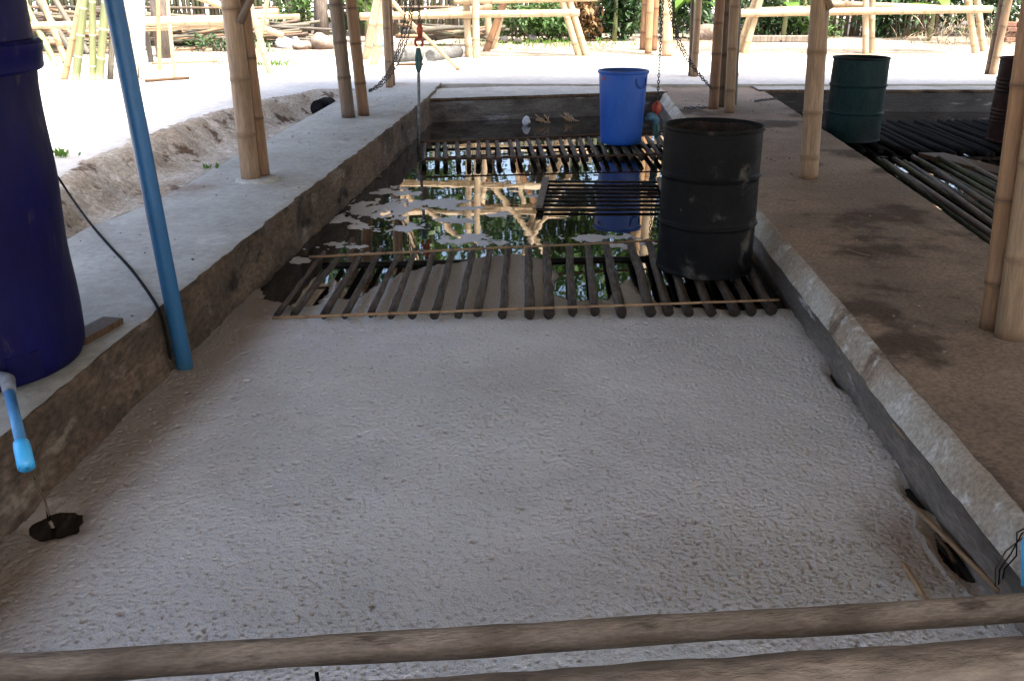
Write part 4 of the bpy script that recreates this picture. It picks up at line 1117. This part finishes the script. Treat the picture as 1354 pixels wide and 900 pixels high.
# ------------------------------------------------------------------ plants
def blob_leaves(mb, c, rx, ry, rz, n, L, rs, w=.5):
    c = V(c)
    for _ in range(n):
        d = V((rs.gauss(0, 1), rs.gauss(0, 1), rs.gauss(0, 1))).normalized(); k = rs.random() ** .45
        q = d * k
        f = 1 + .5 * mnoise.noise(d * 1.8 + c)
        if mnoise.noise(q * 2.6 + c * 1.3) < -.12: continue
        p = c + V((q.x * rx * f, q.y * ry * f, q.z * rz * f))
        if p.z < GZ: continue
        dd = V((rs.uniform(-1, 1), rs.uniform(-1, 1), rs.uniform(-.7, .5)))
        l = L * rs.uniform(.6, 1.3); mb.leaf(p, dd, l, l * w, .25, V((rs.uniform(-.6, .6), rs.uniform(-.6, .6), 1)))
def bush(label, px, w, h, m, n=1500, L=.16, seed=0, back=.5):
    rs = random.Random(seed); q = gp(*px); q.y += back; root = thing('bush', label, 'bush', q, 'bushes in front of the fence')
    mb = MB()
    for k in range(5):
        blob_leaves(mb, q + V((rs.uniform(-.6, .6) * w, rs.uniform(-.2, .3), h * rs.uniform(.25, .7))), w * .55, .5, h * .45, n // 5, L, rs)
    mb.build('foliage', m, root, False)
    mb = MB()
    for k in range(6):
        e = q + V((rs.uniform(-.7, .7) * w, rs.uniform(-.2, .3), h * rs.uniform(.5, .95))); mb.tube([q + V((e.x - q.x, 0, 0)) * .3, (q + e) / 2 + V((rs.uniform(-.1, .1), 0, 0)), e], [.02, .014, .006], 6)
    mb.build('stem', 'bark', root)
bush('leafy green bush at the foot of the fence behind the middle of the centre trestle', (690, 57), 1.1, 1.0, 'leaf', 2200, .13, 1)
bush('low green bush behind the right legs of the centre trestle', (735, 57), .9, 1.0, 'leaf', 1800, .13, 2)
bush('withered brown bush right of the centre trestle', (785, 56), .7, 1.7, 'leafdry', 1500, .18, 3)
bush('tall dark green bush left of the three timber posts', (820, 55), .8, 2.1, 'leafdark', 1800, .2, 4)
bush('dark green bush right of the three timber posts', (900, 53), .8, 1.9, 'leafdark', 1500, .2, 5)
bush('dark green bush behind the left leg of the right trestle', (1010, 52), 1.1, 1.5, 'leafdark', 1800, .16, 6)
bush('low green bush behind the single tan post', (1075, 52), .9, 1.0, 'leaf', 1500, .14, 7)
bush('dense dark bush behind the middle legs of the right trestle', (1200, 52), 1.2, 2.0, 'leafdark', 2200, .18, 8)
bush('dark bush at the far right of the yard', (1320, 50), 1.3, 2.3, 'leafdark', 2200, .2, 9)
bush('small green bush by the grey trunk left of the dark post pair', (395, 52), .6, 1.3, 'leaf', 900, .13, 10)
bush('low weeds growing below the left wood pile', (290, 68), 1.2, .35, 'leafdark', 900, .10, 11, 0)
bush('green bush behind the left end of the centre trestle', (480, 50), .6, 1.5, 'leaf', 900, .15, 12)
bush('tall green bush behind the brown withered bush', (800, 48), 1.6, 3.2, 'leaf', 2200, .2, 13, 1.2)
bush('dark tall bush behind the earth mound', (945, 48), 1.6, 3.0, 'leafdark', 2000, .2, 14, 1.2)
bush('dark tall bush between the fence and the straw heap', (1265, 47), 1.8, 3.2, 'leafdark', 2200, .2, 15, 1.2)
def grass(name, label, px, w, n, seed, m='leafbright', h=.14):
    rs = random.Random(seed); q = gp(*px); mb = MB()
    for _ in range(n):
        p = q + V((rs.gauss(0, w), rs.gauss(0, w * .4), 0)); d = V((rs.uniform(-.5, .5), rs.uniform(-.5, .5), 1)); mb.leaf(p, d, h * rs.uniform(.5, 1.2), .02, .15, V((rs.uniform(-1, 1), rs.uniform(-1, 1), 0)))
    single(name, mb, m, label, 'grass', q, kind='stuff', smooth=False)
grass('grass', 'tuft of bright grass on the sunlit ground behind the thick left post', (346, 88), .35, 220, 1)
grass('grass', 'thin grass at the foot of the bushes in the centre', (720, 60), 1.4, 500, 2)
grass('grass', 'small weed growing at the outer edge of the left ledge', (277, 224), .04, 16, 3, h=.06)
grass('grass', 'small bright weed beside the blue tank on the bank', (76, 208), .07, 60, 4, h=.10)
def broadleaf(label, px, n, L, seed, m='leafbright'):
    rs = random.Random(seed); q = gp(*px); root = thing('banana_plant', label, 'plant', q)
    mb = MB(); mb.tube([q, q + V((.02, 0, .6)), q + V((0, 0, 1.2))], [.06, .05, .035], 8); mb.build('stem', 'bamgreen', root)
    for k in range(n):
        a = rs.uniform(0, 6.28); el = rs.uniform(.2, 1.1); l = L * rs.uniform(.8, 1.2); d = V((math.cos(a) * math.cos(el), math.sin(a) * .5 * math.cos(el), math.sin(el)))
        s = d.cross(V((0, 0, 1))); s = V((1, 0, 0)) if s.length < .1 else s.normalized()
        base = q + V((0, 0, .7 + rs.random() * .6)); vs, fs = [], []
        for i in range(8):
            t = i / 7; c = base + d * l * t - V((0, 0, l * .55 * t * t)); w = l * .16 * math.sin(math.pi * min(1, .06 + t * .94)) ** .7
            vs += [c - s * w + V((0, 0, .12 * w)), c - V((0, 0, .05 * w)), c + s * w + V((0, 0, .12 * w))]
        for i in range(7):
            for j in range(2): fs.append((i * 3 + j, i * 3 + j + 1, i * 3 + 3 + j + 1, i * 3 + 3 + j))
        mb = MB(); mb.add(vs, fs); mb.build('leaf', m, root)
broadleaf('bright green broad leaved plant beside the dark post pair', (446, 58), 7, .9, 1)
broadleaf('yellow green broad leaved plant behind the thin post pair', (486, 56), 8, .9, 2)
broadleaf('bright green broad leaved plant behind the hanging slack chain', (915, 55), 10, 1.0, 3)
broadleaf('bright broad leaved plant hanging over the right trestle', (1228, 54), 8, 1.1, 4)
broadleaf('green broad leaved plant behind the left end of the right trestle', (1035, 53), 7, 1.0, 5)
broadleaf('green broad leaved plant hanging by the withered bush', (812, 55), 7, 1.1, 6, 'leaf')
mb = MB(); b = gp(426, 60); mb.tube([b, b + V((.03, 0, .9)), b + V((0, 0, 3.0))], [.17, .15, .14], 12, wob=.15); single('bare_tree', mb, 'bark', 'bare grey tree trunk by the end of the left wood pile', 'trunk', b)
mb = MB(); b = gp(219, 76); mb.tube([b, b + V((-.03, 0, .9)), b + V((0, 0, 3.0))], [.16, .14, .13], 12, wob=.15); single('bare_tree', mb, 'bark', 'grey tree trunk standing between the thin poles of the low trestle', 'trunk', b)

rs = random.Random(77); mb = MB()
for k in range(46):
    blob_leaves(mb, V((-15 + 31 * k / 45, 26 + rs.uniform(-.3, .8), GZ + rs.uniform(.3, 2.2))), 1.0, .6, .9, 330, .22, rs)
single('undergrowth', mb, 'leafdark', 'dense dark green undergrowth filling the space beyond the fence', 'undergrowth', (0, 26, GZ), kind='stuff', smooth=False)
# trees beyond the fence (mirrored in the pool)
def tree_proto(seed, h, w, n, m):
    rs = random.Random(seed); root = thing('tree', '', 'tree', (0, 0, GZ)); q = V((0, 0, GZ))
    mb = MB(); mb.tube([q, q + V((.1, 0, h * .3)), q + V((-.1, .1, h * .6)), q + V((.1, 0, h * .9))], [.2, .15, .1, .03], 8, wob=.1)
    crowns = []
    for k in range(9):
        a = rs.uniform(0, 6.28); zz = h * rs.uniform(.32, .88); rr = w * rs.uniform(.25, .75); c = q + V((math.cos(a) * rr, math.sin(a) * rr, zz)); crowns.append(c)
        mb.tube([q + V((0, 0, zz * .6)), (q + c) / 2 + V((0, 0, zz * .35)), c], [.07, .05, .02], 6)
    mb.build('trunk', 'bark', root)
    mb = MB()
    for c in crowns: blob_leaves(mb, c, w * .5, w * .5, h * .16, n // 9, .26, rs, .5)
    mb.build('crown', m, root, False)
    return root
protos = [tree_proto(1, 9, 2.6, 5200, 'leaf'), tree_proto(2, 11, 2.8, 5800, 'leaf'), tree_proto(3, 7.5, 2.4, 4600, 'leafdark')]
used = set()
spots = [(-10.5, 28, 0), (-6.5, 30, 1), (-2.6, 27.5, 0), (.8, 29, 2), (3.6, 28, 1), (7.4, 30, 0), (11, 28, 1), (15, 29, 1), (-15, 27, 1), (-8.4, 33, 1), (-4.4, 29, 2), (-.8, 33, 1), (2.2, 32, 0), (5.6, 29, 2), (9.3, 33, 1), (13, 26.5, 2),
         (18, 22, 1), (17, 14, 0), (16, 7, 1), (-19, 20, 1), (16, 0, 1)]
for k, (x, y, p) in enumerate(spots):
    o = protos[p] if p not in used else copy_tree(protos[p]); used.add(p)
    o.location = (x, y, GZ); o.rotation_euler = (0, 0, k * 1.7); o['label'] = 'leafy green tree beyond the bamboo fence'; o['category'] = 'tree'; o['group'] = 'trees beyond the fence'

for o in COL.objects:
    if '_org' in o: del o['_org']
